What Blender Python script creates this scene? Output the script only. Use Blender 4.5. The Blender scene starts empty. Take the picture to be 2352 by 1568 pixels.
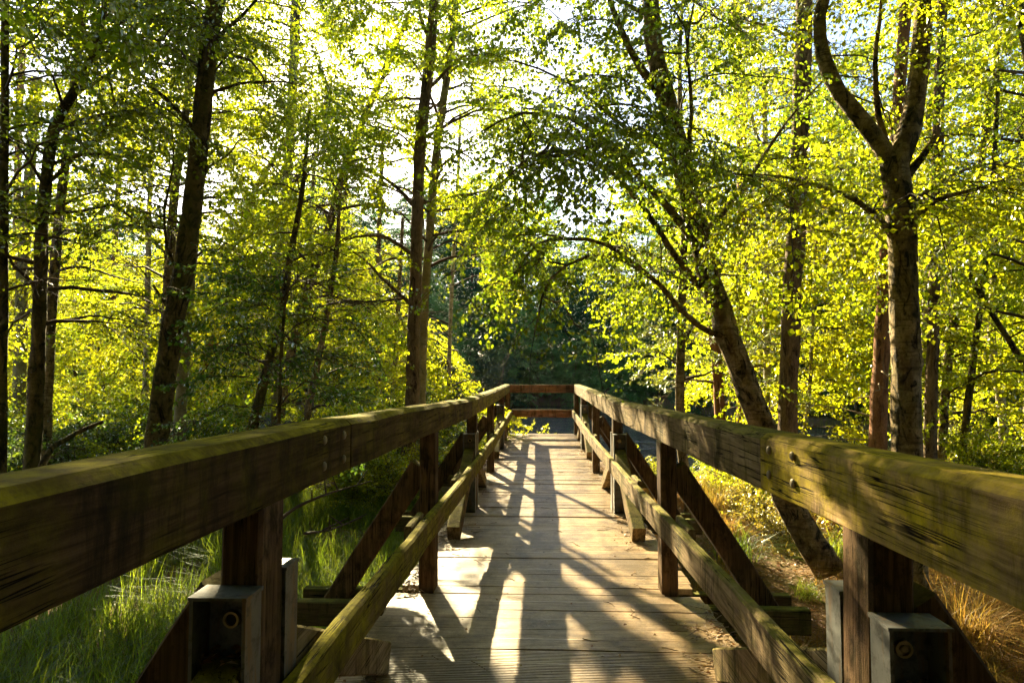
import bpy, math, random
import numpy as np
from mathutils import Vector, Matrix, Euler

# ------------------------------------------------------------------ camera, sky, sun, exposure
SC = bpy.context.scene
COL = SC.collection
F = 1437.0                                   # focal length in pixels of a 2352 px wide frame
EYE = Vector((-0.045, 0.0, 1.47))
YAW, PITCH = math.atan(64 / F), math.atan(71 / F)
cam = bpy.data.cameras.new('camera')
cam.sensor_width = 36.0
cam.lens = 36.0 * F / 2352
cam.clip_start, cam.clip_end = 0.05, 2000
camo = bpy.data.objects.new('camera', cam)
COL.objects.link(camo)
camo.location = EYE
camo.rotation_euler = (math.pi / 2 + PITCH, 0, YAW)
SC.camera = camo

SUN_AZ, SUN_EL = math.radians(19.9), math.radians(24.5)     # azimuth to the left of the walk
SUND = Vector((-math.sin(SUN_AZ) * math.cos(SUN_EL), math.cos(SUN_AZ) * math.cos(SUN_EL), math.sin(SUN_EL)))
w = bpy.data.worlds.new('World')
SC.world = w
w.use_nodes = True
_n = w.node_tree.nodes
_s = _n.new('ShaderNodeTexSky')
_s.sky_type = 'NISHITA'
_s.sun_disc = False
_s.sun_elevation = SUN_EL
_s.sun_rotation = -SUN_AZ
_s.air_density = 0.9
_s.dust_density = 0.8
_n['Background'].inputs[1].default_value = 0.05
w.node_tree.links.new(_s.outputs[0], _n['Background'].inputs[0])
sl = bpy.data.lights.new('sun', 'SUN')
sl.energy = 5.0
sl.angle = math.radians(0.5)
sl.color = (1.0, 0.84, 0.50)
slo = bpy.data.objects.new('sun', sl)
COL.objects.link(slo)
slo.rotation_euler = SUND.to_track_quat('Z', 'Y').to_euler()
SC.view_settings.view_transform = 'Standard'
SC.view_settings.look = 'None'
SC.view_settings.exposure = 3.1
SC.view_settings.gamma = 1.0
SC.cycles.max_bounces = 6
SC.cycles.diffuse_bounces = 3
SC.cycles.glossy_bounces = 2
SC.cycles.transmission_bounces = 5
SC.cycles.volume_bounces = 0
SC.cycles.caustics_reflective = False
SC.cycles.caustics_refractive = False
SC.cycles.sample_clamp_indirect = 6.0
SC.cycles.use_adaptive_sampling = True
SC.cycles.adaptive_threshold = 0.02

RNG = np.random.default_rng(7)
random.seed(7)


# ------------------------------------------------------------------ helpers
def at(x, y, D):
    """point at distance D along the walk that is seen at photo pixel (x, y) of 2352 x 1568"""
    v = Euler((math.pi / 2 + PITCH, 0, YAW)).to_matrix() @ Vector(((x - 1176) / F, (784 - y) / F, -1))
    return EYE + v * (D / v.y)


def tag(o, label=None, cat=None, group=None, kind=None):
    if label: o['label'] = label
    if cat: o['category'] = cat
    if group: o['group'] = group
    if kind: o['kind'] = kind
    return o


def empty(name, loc=(0, 0, 0), rz=0.0):
    o = bpy.data.objects.new(name, None)
    COL.objects.link(o)
    o.location = loc
    o.rotation_euler = (0, 0, rz)
    o.empty_display_size = 0.2
    return o


def mesh_np(name, V, faces, mats=None, smooth=False):
    """faces: list of int arrays (n, k)"""
    me = bpy.data.meshes.new(name)
    V = np.asarray(V, np.float32).reshape(-1, 3)
    me.vertices.add(len(V))
    me.vertices.foreach_set('co', V.ravel())
    li, tot = [], []
    for f in faces:
        f = np.asarray(f, np.int32)
        if f.size == 0: continue
        li.append(f.ravel())
        tot.append(np.full(len(f), f.shape[1], np.int32))
    li = np.concatenate(li); tot = np.concatenate(tot)
    me.loops.add(len(li))
    me.loops.foreach_set('vertex_index', li)
    me.polygons.add(len(tot))
    st = np.zeros(len(tot), np.int32); st[1:] = np.cumsum(tot)[:-1]
    me.polygons.foreach_set('loop_start', st)
    me.polygons.foreach_set('loop_total', tot)
    me.polygons.foreach_set('use_smooth', np.full(len(tot), bool(smooth)))
    me.update(calc_edges=True)
    if mats: me.materials.append(mats)
    return me


def put(name, me, parent=None, loc=None):
    o = bpy.data.objects.new(name, me)
    COL.objects.link(o)
    if parent is not None: o.parent = parent
    if loc is not None: o.location = loc
    return o


class MB:
    """collects pieces of one mesh"""
    def __init__(self):
        self.v, self.f, self.n = [], {}, 0

    def add(self, V, faces):
        V = np.asarray(V, float).reshape(-1, 3)
        for f in faces:
            f = np.asarray(f, int)
            if f.size: self.f.setdefault(f.shape[1], []).append(f + self.n)
        self.v.append(V); self.n += len(V)

    def box(self, c, s, R=None, jit=0.0):
        hx, hy, hz = s[0] / 2, s[1] / 2, s[2] / 2
        V = np.array([(x, y, z) for z in (-hz, hz) for y in (-hy, hy) for x in (-hx, hx)], float)
        if jit: V += RNG.normal(0, jit, V.shape)
        if R is not None: V = V @ np.array(R).T
        self.add(V + np.array(c), [[(0, 2, 3, 1), (4, 5, 7, 6), (0, 1, 5, 4), (2, 6, 7, 3), (0, 4, 6, 2), (1, 3, 7, 5)]])

    def tube(self, P, r, k=8, cap=True):
        V, Q = tube_arr(P, r, k)
        self.add(V, [Q])
        if cap:
            n = len(P)
            self.add(V[:k][::-1], [np.arange(k)[None]])
            self.add(V[(n - 1) * k:], [np.arange(k)[None]])

    def mesh(self, name, mat=None, smooth=False):
        return mesh_np(name, np.concatenate(self.v), [np.concatenate(a) for a in self.f.values()], mat, smooth)

    def build(self, name, mat, parent=None, smooth=False):
        return put(name, self.mesh(name, mat, smooth), parent)


def tube_arr(P, r, k):
    P = np.asarray(P, float); n = len(P)
    r = np.broadcast_to(np.asarray(r, float), (n,)) if np.ndim(r) < 2 else r
    T = np.gradient(P, axis=0)
    T /= np.linalg.norm(T, axis=1, keepdims=True) + 1e-9
    ref = np.array((1.0, 0, 0)) if abs(T[0, 0]) < 0.8 else np.array((0, 1.0, 0))
    A = np.zeros_like(P)
    a = ref
    for i in range(n):
        a = a - T[i] * (a @ T[i]); a /= np.linalg.norm(a) + 1e-9
        A[i] = a
    B = np.cross(T, A)
    th = np.linspace(0, 2 * np.pi, k, endpoint=False)
    rr = r[:, None] if r.ndim == 1 else r
    V = P[:, None] + rr[..., None] * (A[:, None] * np.cos(th)[None, :, None] + B[:, None] * np.sin(th)[None, :, None])
    i = np.arange(n - 1)[:, None] * k; j = np.arange(k)[None]; j2 = (j + 1) % k
    Q = np.stack([i + j, i + j2, i + k + j2, i + k + j], -1).reshape(-1, 4)
    return V.reshape(-1, 3), Q


def resample(P, step):
    """catmull-rom through P, then even steps; also interpolates extra columns"""
    P = np.asarray(P, float)
    if len(P) < 2: return P
    X = np.vstack([2 * P[0] - P[1], P, 2 * P[-1] - P[-2]])
    out = []
    for i in range(1, len(X) - 2):
        p0, p1, p2, p3 = X[i - 1], X[i], X[i + 1], X[i + 2]
        m = max(2, int(np.linalg.norm((p2 - p1)[:3]) / step))
        t = np.linspace(0, 1, m, endpoint=False)[:, None]
        out.append(0.5 * ((2 * p1) + (-p0 + p2) * t + (2 * p0 - 5 * p1 + 4 * p2 - p3) * t ** 2 + (-p0 + 3 * p1 - 3 * p2 + p3) * t ** 3))
    out.append(P[-1:])
    return np.concatenate(out)


# ------------------------------------------------------------------ materials
class NT:
    def __init__(self, name):
        self.m = bpy.data.materials.new(name)
        self.m.use_nodes = True
        self.t = self.m.node_tree
        self.t.nodes.clear()
        self.out = self.t.nodes.new('ShaderNodeOutputMaterial')

    def n(self, ty, **kw):
        nd = self.t.nodes.new(ty)
        for k, v in kw.items():
            if k.startswith('i_'):
                k = k[2:]
                key = int(k) if k.isdigit() else k.replace('_', ' ')
                if isinstance(v, bpy.types.NodeSocket): self.t.links.new(v, nd.inputs[key])
                else: nd.inputs[key].default_value = v
            else: setattr(nd, k, v)
        return nd

    def link(self, a, b): self.t.links.new(a, b)

    def coords(self, scale=(1, 1, 1), rnd=True):
        tc = self.n('ShaderNodeTexCoord').outputs['Object']
        if rnd:
            oi = self.n('ShaderNodeObjectInfo').outputs['Random']
            mul = self.n('ShaderNodeMath', operation='MULTIPLY', i_0=oi, i_1=37.0).outputs[0]
            tc = self.n('ShaderNodeVectorMath', operation='ADD', i_0=tc, i_1=mul).outputs[0]
        return self.n('ShaderNodeMapping', i_Vector=tc, i_Scale=scale).outputs[0]

    def noise(self, vec, scale, detail=4, rough=0.6, dist=0.0):
        return self.n('ShaderNodeTexNoise', i_Vector=vec, i_Scale=scale, i_Detail=detail, i_Roughness=rough, i_Distortion=dist).outputs['Fac']

    def ramp(self, fac, stops, interp='LINEAR'):
        r = self.n('ShaderNodeValToRGB')
        r.color_ramp.interpolation = interp
        el = r.color_ramp.elements
        while len(el) < len(stops): el.new(0.5)
        for e, (p, c) in zip(el, stops):
            e.position = p
            e.color = (c, c, c, 1) if isinstance(c, (int, float)) else (*c, 1)
        self.link(fac, r.inputs[0])
        return r.outputs[0]

    def mix(self, fac, a, b, blend='MIX'):
        m = self.n('ShaderNodeMix', data_type='RGBA', blend_type=blend)
        for sock, v in ((m.inputs[0], fac), (m.inputs[6], a), (m.inputs[7], b)):
            if isinstance(v, bpy.types.NodeSocket): self.link(v, sock)
            elif isinstance(v, (int, float)): sock.default_value = v
            else: sock.default_value = (*v, 1)
        return m.outputs[2]

    def math(self, op, a, b=0.0, clamp=False):
        return self.n('ShaderNodeMath', operation=op, use_clamp=clamp, i_0=a, i_1=b).outputs[0]

    def bump(self, h, strength=0.5, dist=0.01):
        return self.n('ShaderNodeBump', i_Height=h, i_Strength=strength, i_Distance=dist).outputs[0]

    def bsdf(self, col, rough=0.8, normal=None, metal=0.0, spec=0.3):
        b = self.n('ShaderNodeBsdfPrincipled')
        for k, v in (('Base Color', col), ('Roughness', rough), ('Metallic', metal), ('Specular IOR Level', spec)):
            if isinstance(v, bpy.types.NodeSocket): self.link(v, b.inputs[k])
            elif k == 'Base Color': b.inputs[k].default_value = (*v, 1)
            else: b.inputs[k].default_value = v
        if normal is not None: self.link(normal, b.inputs['Normal'])
        self.link(b.outputs[0], self.out.inputs[0])
        return self.m


def m_timber(name, axis, c1, c2, moss=0.5, mosscol=(0.17, 0.16, 0.02), up=1.0, rough=0.9):
    """weathered beam: grain along an axis, drying cracks, knots, black weather streaks, moss where it faces up"""
    t = NT(name)
    sc = [16, 16, 16]; sc[axis] = 0.9
    v = t.coords(sc)
    g = t.noise(v, 2.2, 7, 0.7, 0.8)
    col = t.mix(t.ramp(g, [(0.36, 0), (0.62, 1)]), tuple(c * .75 for c in c1), tuple(c * 1.2 for c in c2))
    # broad bleached and stained areas
    bl = t.noise(t.coords((1, 1, 1)), 1.6, 4, 0.6)
    col = t.mix(t.ramp(bl, [(0.35, 0.55), (0.6, 0)]), col, tuple(c * .45 for c in c1))
    # knots
    sk = [5, 5, 5]; sk[axis] = 1.6
    vk = t.n('ShaderNodeTexVoronoi', i_Vector=t.coords(sk), i_Scale=1.3, i_Randomness=1.0)
    kn = t.ramp(vk.outputs['Distance'], [(0.07, 1), (0.15, 0)])
    col = t.mix(t.math('MULTIPLY', kn, .8), col, (0.02, 0.012, 0.006))
    # dark weather streaks running down the face
    s2 = [5, 5, 5]; s2[2] = 0.8 if axis != 2 else 3
    if axis == 1: s2[1] = 4
    st = t.ramp(t.noise(t.coords(s2), 2.0, 6, 0.75), [(0.50, 0.0), (0.62, 0.85)])
    col = t.mix(st, col, (0.018, 0.012, 0.007))
    nz = t.n('ShaderNodeSeparateXYZ', i_0=t.n('ShaderNodeNewGeometry').outputs['Normal']).outputs[2]
    upf = t.math('MULTIPLY', t.ramp(nz, [(0.3, 0), (0.95, 1)]), up)
    mn = t.noise(t.coords((1, 1, 1)), 3.0, 6, 0.7)
    mf = t.math('MULTIPLY', t.ramp(mn, [(0.38, 0), (0.60, 1)]), moss)
    mf = t.math('MAXIMUM', mf, t.math('MULTIPLY', upf, t.ramp(mn, [(0.30, 0.25), (0.52, 1)])))
    fine = t.noise(t.coords((1, 1, 1)), 70, 4, 0.75)
    blot = t.noise(t.coords((1, 1, 1)), 11, 5, 0.7)
    mc = t.mix(t.ramp(blot, [(0.35, 0), (0.65, 1)]), tuple(c * 0.45 for c in mosscol), tuple(min(1, c * 1.5) for c in mosscol))
    mf = t.math('MULTIPLY', mf, t.ramp(fine, [(0.32, .55), (0.5, .95)]))
    col = t.mix(mf, col, mc)
    # drying cracks along the grain
    s3 = [30, 30, 30]; s3[axis] = 0.55
    cn = t.noise(t.coords(s3), 1.2, 3, 0.6, 0.5)
    ck = t.ramp(t.math('ABSOLUTE', t.math('SUBTRACT', cn, 0.5)), [(0.006, 0), (0.02, 1)])
    gate = t.ramp(t.noise(t.coords((2, 2, 2)), 1.5, 3, 0.6), [(0.46, 1), (0.55, 0)])
    ck = t.math('MAXIMUM', ck, gate)
    col = t.mix(ck, (0.008, 0.005, 0.003), col)
    h = t.math('ADD', t.math('MULTIPLY', g, 0.7), t.math('ADD', t.math('MULTIPLY', ck, 1.2), t.math('MULTIPLY', fine, 0.4)))
    h = t.math('SUBTRACT', h, t.math('MULTIPLY', kn, .3))
    return t.bsdf(col, rough, t.bump(h, 0.7, 0.008), spec=0.05)


def m_plank():
    t = NT('ribbed_plank')
    v = t.coords((1.2, 20, 20))
    g = t.noise(v, 2.0, 6, 0.65, 0.4)
    col = t.mix(t.ramp(g, [(0.3, 0), (0.68, 1)]), (0.20, 0.12, 0.055), (0.58, 0.43, 0.25))
    oi = t.n('ShaderNodeObjectInfo').outputs['Random']
    col = t.mix(t.math('MULTIPLY', oi, 0.40), col, (0.22, 0.155, 0.08))
    # worn pale tread in the middle, green edges
    x = t.n('ShaderNodeSeparateXYZ', i_0=t.n('ShaderNodeTexCoord').outputs['Object']).outputs[0]
    ax = t.math('ABSOLUTE', x)
    mn = t.noise(t.coords((1.5, 3, 3)), 2.2, 5, 0.7)
    edge = t.math('ADD', t.math('MULTIPLY', ax, 1.0), t.math('MULTIPLY', mn, 0.9))
    ef = t.ramp(edge, [(1.02, 0), (1.45, 0.9)])
    col = t.mix(ef, col, (0.17, 0.135, 0.03))
    dirt = t.noise(t.n('ShaderNodeMapping', i_Vector=t.n('ShaderNodeNewGeometry').outputs['Position'], i_Scale=(1.0, 0.6, 1)).outputs[0], 2.6, 6, 0.7)
    col = t.mix(t.ramp(dirt, [(0.40, 0.72), (0.56, 0)]), col, (0.075, 0.047, 0.02))
    fine = t.noise(t.coords((2, 6, 6)), 25, 4, 0.75)
    col = t.mix(t.ramp(fine, [(0.3, 0.5), (0.5, 0)]), col, (0.05, 0.035, 0.02))
    return t.bsdf(col, 0.40, t.bump(t.math('ADD', g, t.math('MULTIPLY', fine, 0.6)), 0.5, 0.004), spec=0.6)


def m_steel():
    t = NT('galvanised_steel')
    v = t.coords((6, 6, 1.5))
    g = t.noise(v, 3, 5, 0.7)
    col = t.mix(g, (0.045, 0.045, 0.042), (0.15, 0.15, 0.135))
    st = t.ramp(t.noise(t.coords((9, 9, 1.0)), 2.5, 5, 0.7), [(0.53, 0), (0.64, .9)])
    col = t.mix(st, col, (0.13, 0.075, 0.03))
    dk = t.ramp(t.noise(t.coords((4, 4, 4)), 6, 6, 0.75), [(0.50, 0), (0.62, .8)])
    col = t.mix(dk, col, (0.03, 0.028, 0.022))
    return t.bsdf(col, 0.55, t.bump(g, 0.2, 0.003), metal=0.35, spec=0.4)


def m_plain(name, col, rough=0.7, metal=0.0, var=0.3, scale=20):
    t = NT(name)
    g = t.noise(t.coords(), scale, 4, 0.65)
    c = t.mix(g, tuple(x * (1 - var) for x in col), tuple(min(1, x * (1 + var)) for x in col))
    return t.bsdf(c, rough, t.bump(g, 0.3, 0.004), metal=metal)


def m_leaf(name, dif, tra, tw=0.55, gloss=0.05, rough=0.38, var=0.35, patch=0.0, patchcol=None):
    """thin leaf: diffuse, light through the blade, a little shine; each leaf its own tone"""
    t = NT(name)
    rnd = t.n('ShaderNodeNewGeometry').outputs['Random Per Island']
    oi = t.n('ShaderNodeObjectInfo').outputs['Random']
    hs = t.math('ADD', 0.5 - 0.022, t.math('MULTIPLY', rnd, 0.04))
    hs = t.math('ADD', hs, t.math('MULTIPLY', t.math('SUBTRACT', oi, 0.5), 0.025))
    wn = t.n('ShaderNodeTexWhiteNoise', noise_dimensions='1D', i_W=rnd).outputs[0]
    va = t.math('ADD', 1 - var, t.math('MULTIPLY', wn, 2 * var))

    def tone(c):
        h = t.n('ShaderNodeHueSaturation', i_Hue=hs, i_Value=va)
        h.inputs['Color'].default_value = (*c, 1)
        return h.outputs[0]
    d = t.n('ShaderNodeBsdfDiffuse', i_Color=tone(dif))
    tr = t.n('ShaderNodeBsdfTranslucent', i_Color=tone(tra))
    mx = t.n('ShaderNodeMixShader', i_0=tw)
    t.link(d.outputs[0], mx.inputs[1]); t.link(tr.outputs[0], mx.inputs[2])
    gl = t.n('ShaderNodeBsdfGlossy', i_Roughness=rough, i_Color=(0.9, 0.95, 1, 1))
    lw = t.n('ShaderNodeFresnel', i_IOR=1.4)
    m2 = t.n('ShaderNodeMixShader', i_0=t.math('MULTIPLY', lw.outputs[0], gloss * 10))
    t.link(mx.outputs[0], m2.inputs[1]); t.link(gl.outputs[0], m2.inputs[2])
    t.link(m2.outputs[0], t.out.inputs[0])
    return t.m


def m_bark(name, base, light, dark, zs, thr, moss=0.0, scale=4.0, b=0.8, dist=0.02, lent=0.0):
    """plates or peeling bark: two tones, dark fissures, optional cross bands and moss"""
    t = NT(name)
    v = t.coords((1, 1, zs))
    n1 = t.noise(v, scale, 6, 0.68, 0.8)
    col = t.mix(t.ramp(n1, [(0.35, 0), (0.65, 1)]), base, light)
    n2 = t.noise(t.coords((1, 1, zs * 0.55)), scale * 1.3, 7, 0.78, 1.5)
    df = t.ramp(n2, [(thr - 0.05, 1), (thr + 0.03, 0)])
    fine = t.noise(t.coords((1, 1, max(zs, .7))), scale * 9, 5, 0.75)
    col = t.mix(t.ramp(fine, [(0.3, 0.7), (0.55, 0)]), col, tuple(c * .4 for c in base))
    if lent:
        bn = t.noise(t.coords((1, 1, 9)), 4.0, 5, 0.7, 0.4)
        lf = t.math('MULTIPLY', t.ramp(bn, [(0.52, 0), (0.62, 1)]), lent)
        col = t.mix(lf, col, dark)
    col = t.mix(df, col, dark)
    if moss:
        mn = t.noise(t.coords((1, 1, 0.6)), 3.0, 6, 0.75)
        col = t.mix(t.math('MULTIPLY', t.ramp(mn, [(0.42, 0), (0.6, 1)]), moss), col, (0.085, 0.085, 0.012))
    h = t.math('ADD', t.math('SUBTRACT', n1, t.math('MULTIPLY', df, 0.9)), t.math('MULTIPLY', fine, 0.6))
    return t.bsdf(col, 0.9, t.bump(h, b, dist), spec=0.12)


M = {}
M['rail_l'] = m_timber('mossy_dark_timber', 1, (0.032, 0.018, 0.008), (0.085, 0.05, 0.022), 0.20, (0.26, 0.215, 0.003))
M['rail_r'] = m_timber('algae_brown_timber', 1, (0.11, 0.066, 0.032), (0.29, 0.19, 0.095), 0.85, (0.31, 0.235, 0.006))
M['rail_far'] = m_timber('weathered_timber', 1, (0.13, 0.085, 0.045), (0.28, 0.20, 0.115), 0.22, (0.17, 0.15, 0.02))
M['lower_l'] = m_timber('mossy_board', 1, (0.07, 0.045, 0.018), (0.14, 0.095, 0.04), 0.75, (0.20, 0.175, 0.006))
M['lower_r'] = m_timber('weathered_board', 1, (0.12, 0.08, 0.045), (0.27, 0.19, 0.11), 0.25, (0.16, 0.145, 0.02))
M['cross'] = m_timber('red_brown_board', 0, (0.12, 0.055, 0.028), (0.22, 0.11, 0.055), 0.05, (0.16, 0.14, 0.02), 0.5)
M['post'] = m_timber('brown_post_timber', 2, (0.05, 0.028, 0.015), (0.12, 0.07, 0.038), 0.12, (0.13, 0.12, 0.02))
M['strut'] = m_timber('strut_timber', 2, (0.09, 0.058, 0.03), (0.19, 0.13, 0.07), 0.18, (0.15, 0.135, 0.018))
M['beam'] = m_timber('cross_beam_timber', 0, (0.07, 0.045, 0.022), (0.14, 0.09, 0.05), 0.35, (0.14, 0.14, 0.02))
M['plank'] = m_plank()
M['steel'] = m_steel()
M['bolt'] = m_plain('dull_bolt_metal', (0.16, 0.12, 0.06), 0.6, 0.4)
M['ring'] = m_plain('bolt_ring_metal', (0.35, 0.27, 0.13), 0.4, 0.6)
M['hole_shade'] = m_plain('bolt_recess_shade', (0.02, 0.017, 0.012), 0.8)  # near-black puts the shade inside the ring into the colour
M['birch'] = m_bark('birch_bark', (0.15, 0.098, 0.046), (0.46, 0.34, 0.19), (0.016, 0.012, 0.008), 0.8, 0.45, 0.35, 6.0, 1.0, .03, .6)
M['birch_pale'] = m_bark('pale_birch_bark', (0.30, 0.25, 0.17), (0.55, 0.50, 0.40), (0.03, 0.024, 0.018), 3.0, 0.42, 0.10, 5.0, 0.5, .02, .8)
M['birch_dark'] = m_bark('dark_birch_bark', (0.085, 0.058, 0.026), (0.24, 0.17, 0.075), (0.012, 0.010, 0.007), 0.9, 0.46, 0.6, 6.0, 1.0, .03, .4)
M['pine'] = m_bark('pine_bark', (0.10, 0.066, 0.038), (0.25, 0.17, 0.10), (0.03, 0.018, 0.012), 0.45, 0.44, 0.08, 9.0)
M['pine_red'] = m_bark('red_pine_bark', (0.17, 0.075, 0.035), (0.34, 0.17, 0.085), (0.06, 0.03, 0.016), 0.5, 0.42, 0.0, 7.0)
M['smooth'] = m_bark('smooth_green_bark', (0.16, 0.14, 0.075), (0.30, 0.26, 0.14), (0.05, 0.045, 0.025), 1.5, 0.36, 0.45, 3.0, 0.4)
M['twig'] = m_plain('twig_bark', (0.055, 0.038, 0.025), 0.85)
M['farwood'] = m_plain('shaded_wood', (0.03, 0.03, 0.018), 0.9)
M['deadtwig'] = m_plain('dead_wood', (0.20, 0.14, 0.08), 0.9)
M['leaf_birch'] = m_leaf('birch_leaf', (0.055, 0.090, 0.008), (0.44, 0.52, 0.010), 0.64, 0.02)
M['leaf_near'] = m_leaf('near_birch_leaf', (0.036, 0.064, 0.009), (0.30, 0.39, 0.011), 0.55, 0.022)
M['leaf_dark'] = m_leaf('dark_leaf', (0.026, 0.05, 0.010), (0.17, 0.27, 0.02), 0.45, 0.03)
M['leaf_yellow'] = m_leaf('yellow_leaf', (0.075, 0.10, 0.007), (0.54, 0.57, 0.009), 0.66, 0.02)
M['leaf_pine'] = m_leaf('pine_needles', (0.05, 0.075, 0.022), (0.24, 0.26, 0.05), 0.35, 0.03, 0.5)
M['leaf_far'] = m_leaf('far_leaf', (0.036, 0.105, 0.042), (0.10, 0.22, 0.06), 0.4, 0.004, 0.5)
M['leaf_far2'] = m_leaf('far_light_leaf', (0.115, 0.245, 0.065), (0.28, 0.45, 0.07), 0.45, 0.006, 0.5)
M['leaf_dry'] = m_leaf('dead_leaf', (0.20, 0.115, 0.05), (0.22, 0.12, 0.04), 0.3, 0.03, 0.6, 0.5)
M['grass'] = m_leaf('grass_blade', (0.060, 0.095, 0.010), (0.28, 0.36, 0.02), 0.5, 0.003, 0.4, 0.5)
M['grass_dry'] = m_leaf('dry_grass_blade', (0.20, 0.125, 0.035), (0.38, 0.24, 0.04), 0.45, 0.001, 0.5, 0.4)
M['bilberry'] = m_leaf('bilberry_leaf', (0.13, 0.12, 0.015), (0.46, 0.36, 0.03), 0.5, 0.04)


# ------------------------------------------------------------------ ground, pond
NEARX = [-60, -30, -14, -8, -4, -2, 0, 2, 5, 9, 13, 17]
NEARY = [28, 27, 24, 21.5, 17, 14.0, 13.0, 13.2, 13.6, 15, 16.5, 18]
FARX = [-60, -30, -14, -8, -4, 0, 5, 9, 11, 14, 17]
FARY = [28, 27, 31, 34, 39, 43, 41, 34, 27, 20.5, 18]
WATER_Z = -0.80


def pond(x, y):
    d = np.minimum(y - np.interp(x, NEARX, NEARY), np.interp(x, FARX, FARY) - y)
    return np.where((x > 17) | (x < -60), -6.0, d)


def nz2(x, y, s, seed=0):
    v = 0
    for i in range(4):
        a = seed * 1.7 + i * 2.4
        k = s * 1.9 ** i
        v = v + np.sin(k * (x * math.cos(a) + y * math.sin(a)) + a * 3 + 1.3 * np.sin(k * .6 * (y * math.cos(a) - x * math.sin(a)))) / 1.7 ** i
    return v / 2.4


def ground_z(x, y):
    x = np.asarray(x, float); y = np.asarray(y, float)
    d = pond(x, y)
    land = -0.52 + 0.05 * nz2(x, y, 0.7, 1) + 0.03 * nz2(x, y, 2.6, 2)
    land = land - 0.10 * np.exp(-(x / 1.6) ** 2) * (y < 16)
    far = np.clip(y - 30, 0, None)
    land = land + 0.045 * far
    s = np.clip((d + 1.6) / 2.6, 0, 1); s = s * s * (3 - 2 * s)
    return land * (1 - s) + (-1.9) * s


def grid(xs, ys, zf):
    X, Y = np.meshgrid(xs, ys)
    V = np.stack([X, Y, zf(X, Y)], -1).reshape(-1, 3)
    nx, ny = len(xs), len(ys)
    i = (np.arange(ny - 1)[:, None] * nx + np.arange(nx - 1)[None]).ravel()
    return V, np.stack([i, i + 1, i + nx + 1, i + nx], -1)


def m_ground():
    t = NT('forest_floor')
    v = t.coords(rnd=False)
    n1 = t.noise(v, 0.9, 6, 0.65)
    n2 = t.noise(v, 14, 6, 0.75)
    n3 = t.noise(v, 55, 4, 0.75)
    col = t.mix(t.ramp(n2, [(0.3, 0), (0.7, 1)]), (0.10, 0.058, 0.028), (0.27, 0.165, 0.075))
    col = t.mix(t.ramp(n3, [(0.35, 0.7), (0.55, 0)]), col, (0.045, 0.028, 0.015))
    col = t.mix(t.math('MULTIPLY', t.ramp(n1, [(0.46, 0), (0.62, 1)]), 0.75), col, t.mix(n3, (0.035, 0.055, 0.012), (0.11, 0.13, 0.03)))
    return t.bsdf(col, 0.95, t.bump(t.math('ADD', n2, n3), 0.9, 0.03), spec=0.1)


M['ground'] = m_ground()
xs = np.concatenate([np.linspace(-140, -32, 14)[:-1], np.linspace(-32, -8, 49)[:-1], np.linspace(-8, 8, 91)[:-1], np.linspace(8, 32, 49)[:-1], np.linspace(32, 140, 14)])
ys = np.concatenate([np.linspace(-60, -4, 12)[:-1], np.linspace(-4, 14, 101)[:-1], np.linspace(14, 60, 54)[:-1], np.linspace(60, 170, 16)])
V, Q = grid(xs, ys, ground_z)
tag(put('ground', mesh_np('ground', V, [Q], M['ground'], True)), kind='structure')


def m_water():
    t = NT('pond_water')
    v = t.coords(rnd=False)
    mp = t.n('ShaderNodeMapping', i_Vector=v, i_Scale=(1.0, 1.0, 1.0)).outputs[0]
    n1 = t.noise(mp, 7.0, 3, 0.6, 0.5)
    n2 = t.noise(mp, 1.1, 3, 0.5)
    h = t.math('ADD', t.math('MULTIPLY', n1, t.ramp(n2, [(0.35, 0.25), (0.6, 1.0)])), t.math('MULTIPLY', n2, 0.4))
    b = t.n('ShaderNodeBsdfPrincipled')
    b.inputs['Base Color'].default_value = (0.012, 0.022, 0.012, 1)
    b.inputs['Roughness'].default_value = 0.03
    b.inputs['IOR'].default_value = 1.33
    t.link(t.bump(h, 1.0, 0.30), b.inputs['Normal'])
    t.link(b.outputs[0], t.out.inputs[0])
    return t.m


M['water'] = m_water()
V, Q = grid(np.linspace(-62, 20, 42), np.linspace(10, 47, 20), lambda x, y: x * 0 + WATER_Z)
tag(put('pond_water', mesh_np('pond_water', V, [Q], M['water'])), kind='structure')


def leaf_pts(P, d, n, L, hi=True, wr=0.40):
    """P, d, n arrays (k,3); L (k,)  -> (k, m, 3)"""
    s = np.cross(d, n); s /= np.linalg.norm(s, axis=1, keepdims=True) + 1e-9
    n = np.cross(s, d)
    L = L[:, None]
    if hi:
        pts = [P, P + L * (.30 * d + wr * s + .07 * n), P + L * (.66 * d + wr * .72 * s + .05 * n), P + L * (d - .10 * n),
               P + L * (.66 * d - wr * .72 * s + .05 * n), P + L * (.30 * d - wr * s + .07 * n)]
    else:
        pts = [P, P + L * (.42 * d + wr * s + .07 * n), P + L * (d - .08 * n), P + L * (.42 * d - wr * s + .07 * n)]
    return np.stack(pts, 1)


def leaf_faces(k, hi):
    if hi:
        b = np.arange(k)[:, None] * 6
        return np.concatenate([b + np.array([0, 1, 2, 3]), b + np.array([0, 3, 4, 5])])
    b = np.arange(k)[:, None] * 4
    return np.concatenate([b + np.array([0, 1, 2]), b + np.array([0, 2, 3])])


def unit(v): return v / (np.linalg.norm(v, axis=-1, keepdims=True) + 1e-9)


# ------------------------------------------------------------------ boardwalk
EZ = EYE.z


def zd(y): return EZ - np.interp(y, [-3, 0, 2.25, 4.2, 6.5, 8.5, 10.5, 14.7], [1.30, 1.335, 1.37, 1.425, 1.488, 1.488, 1.468, 1.42])


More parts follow.
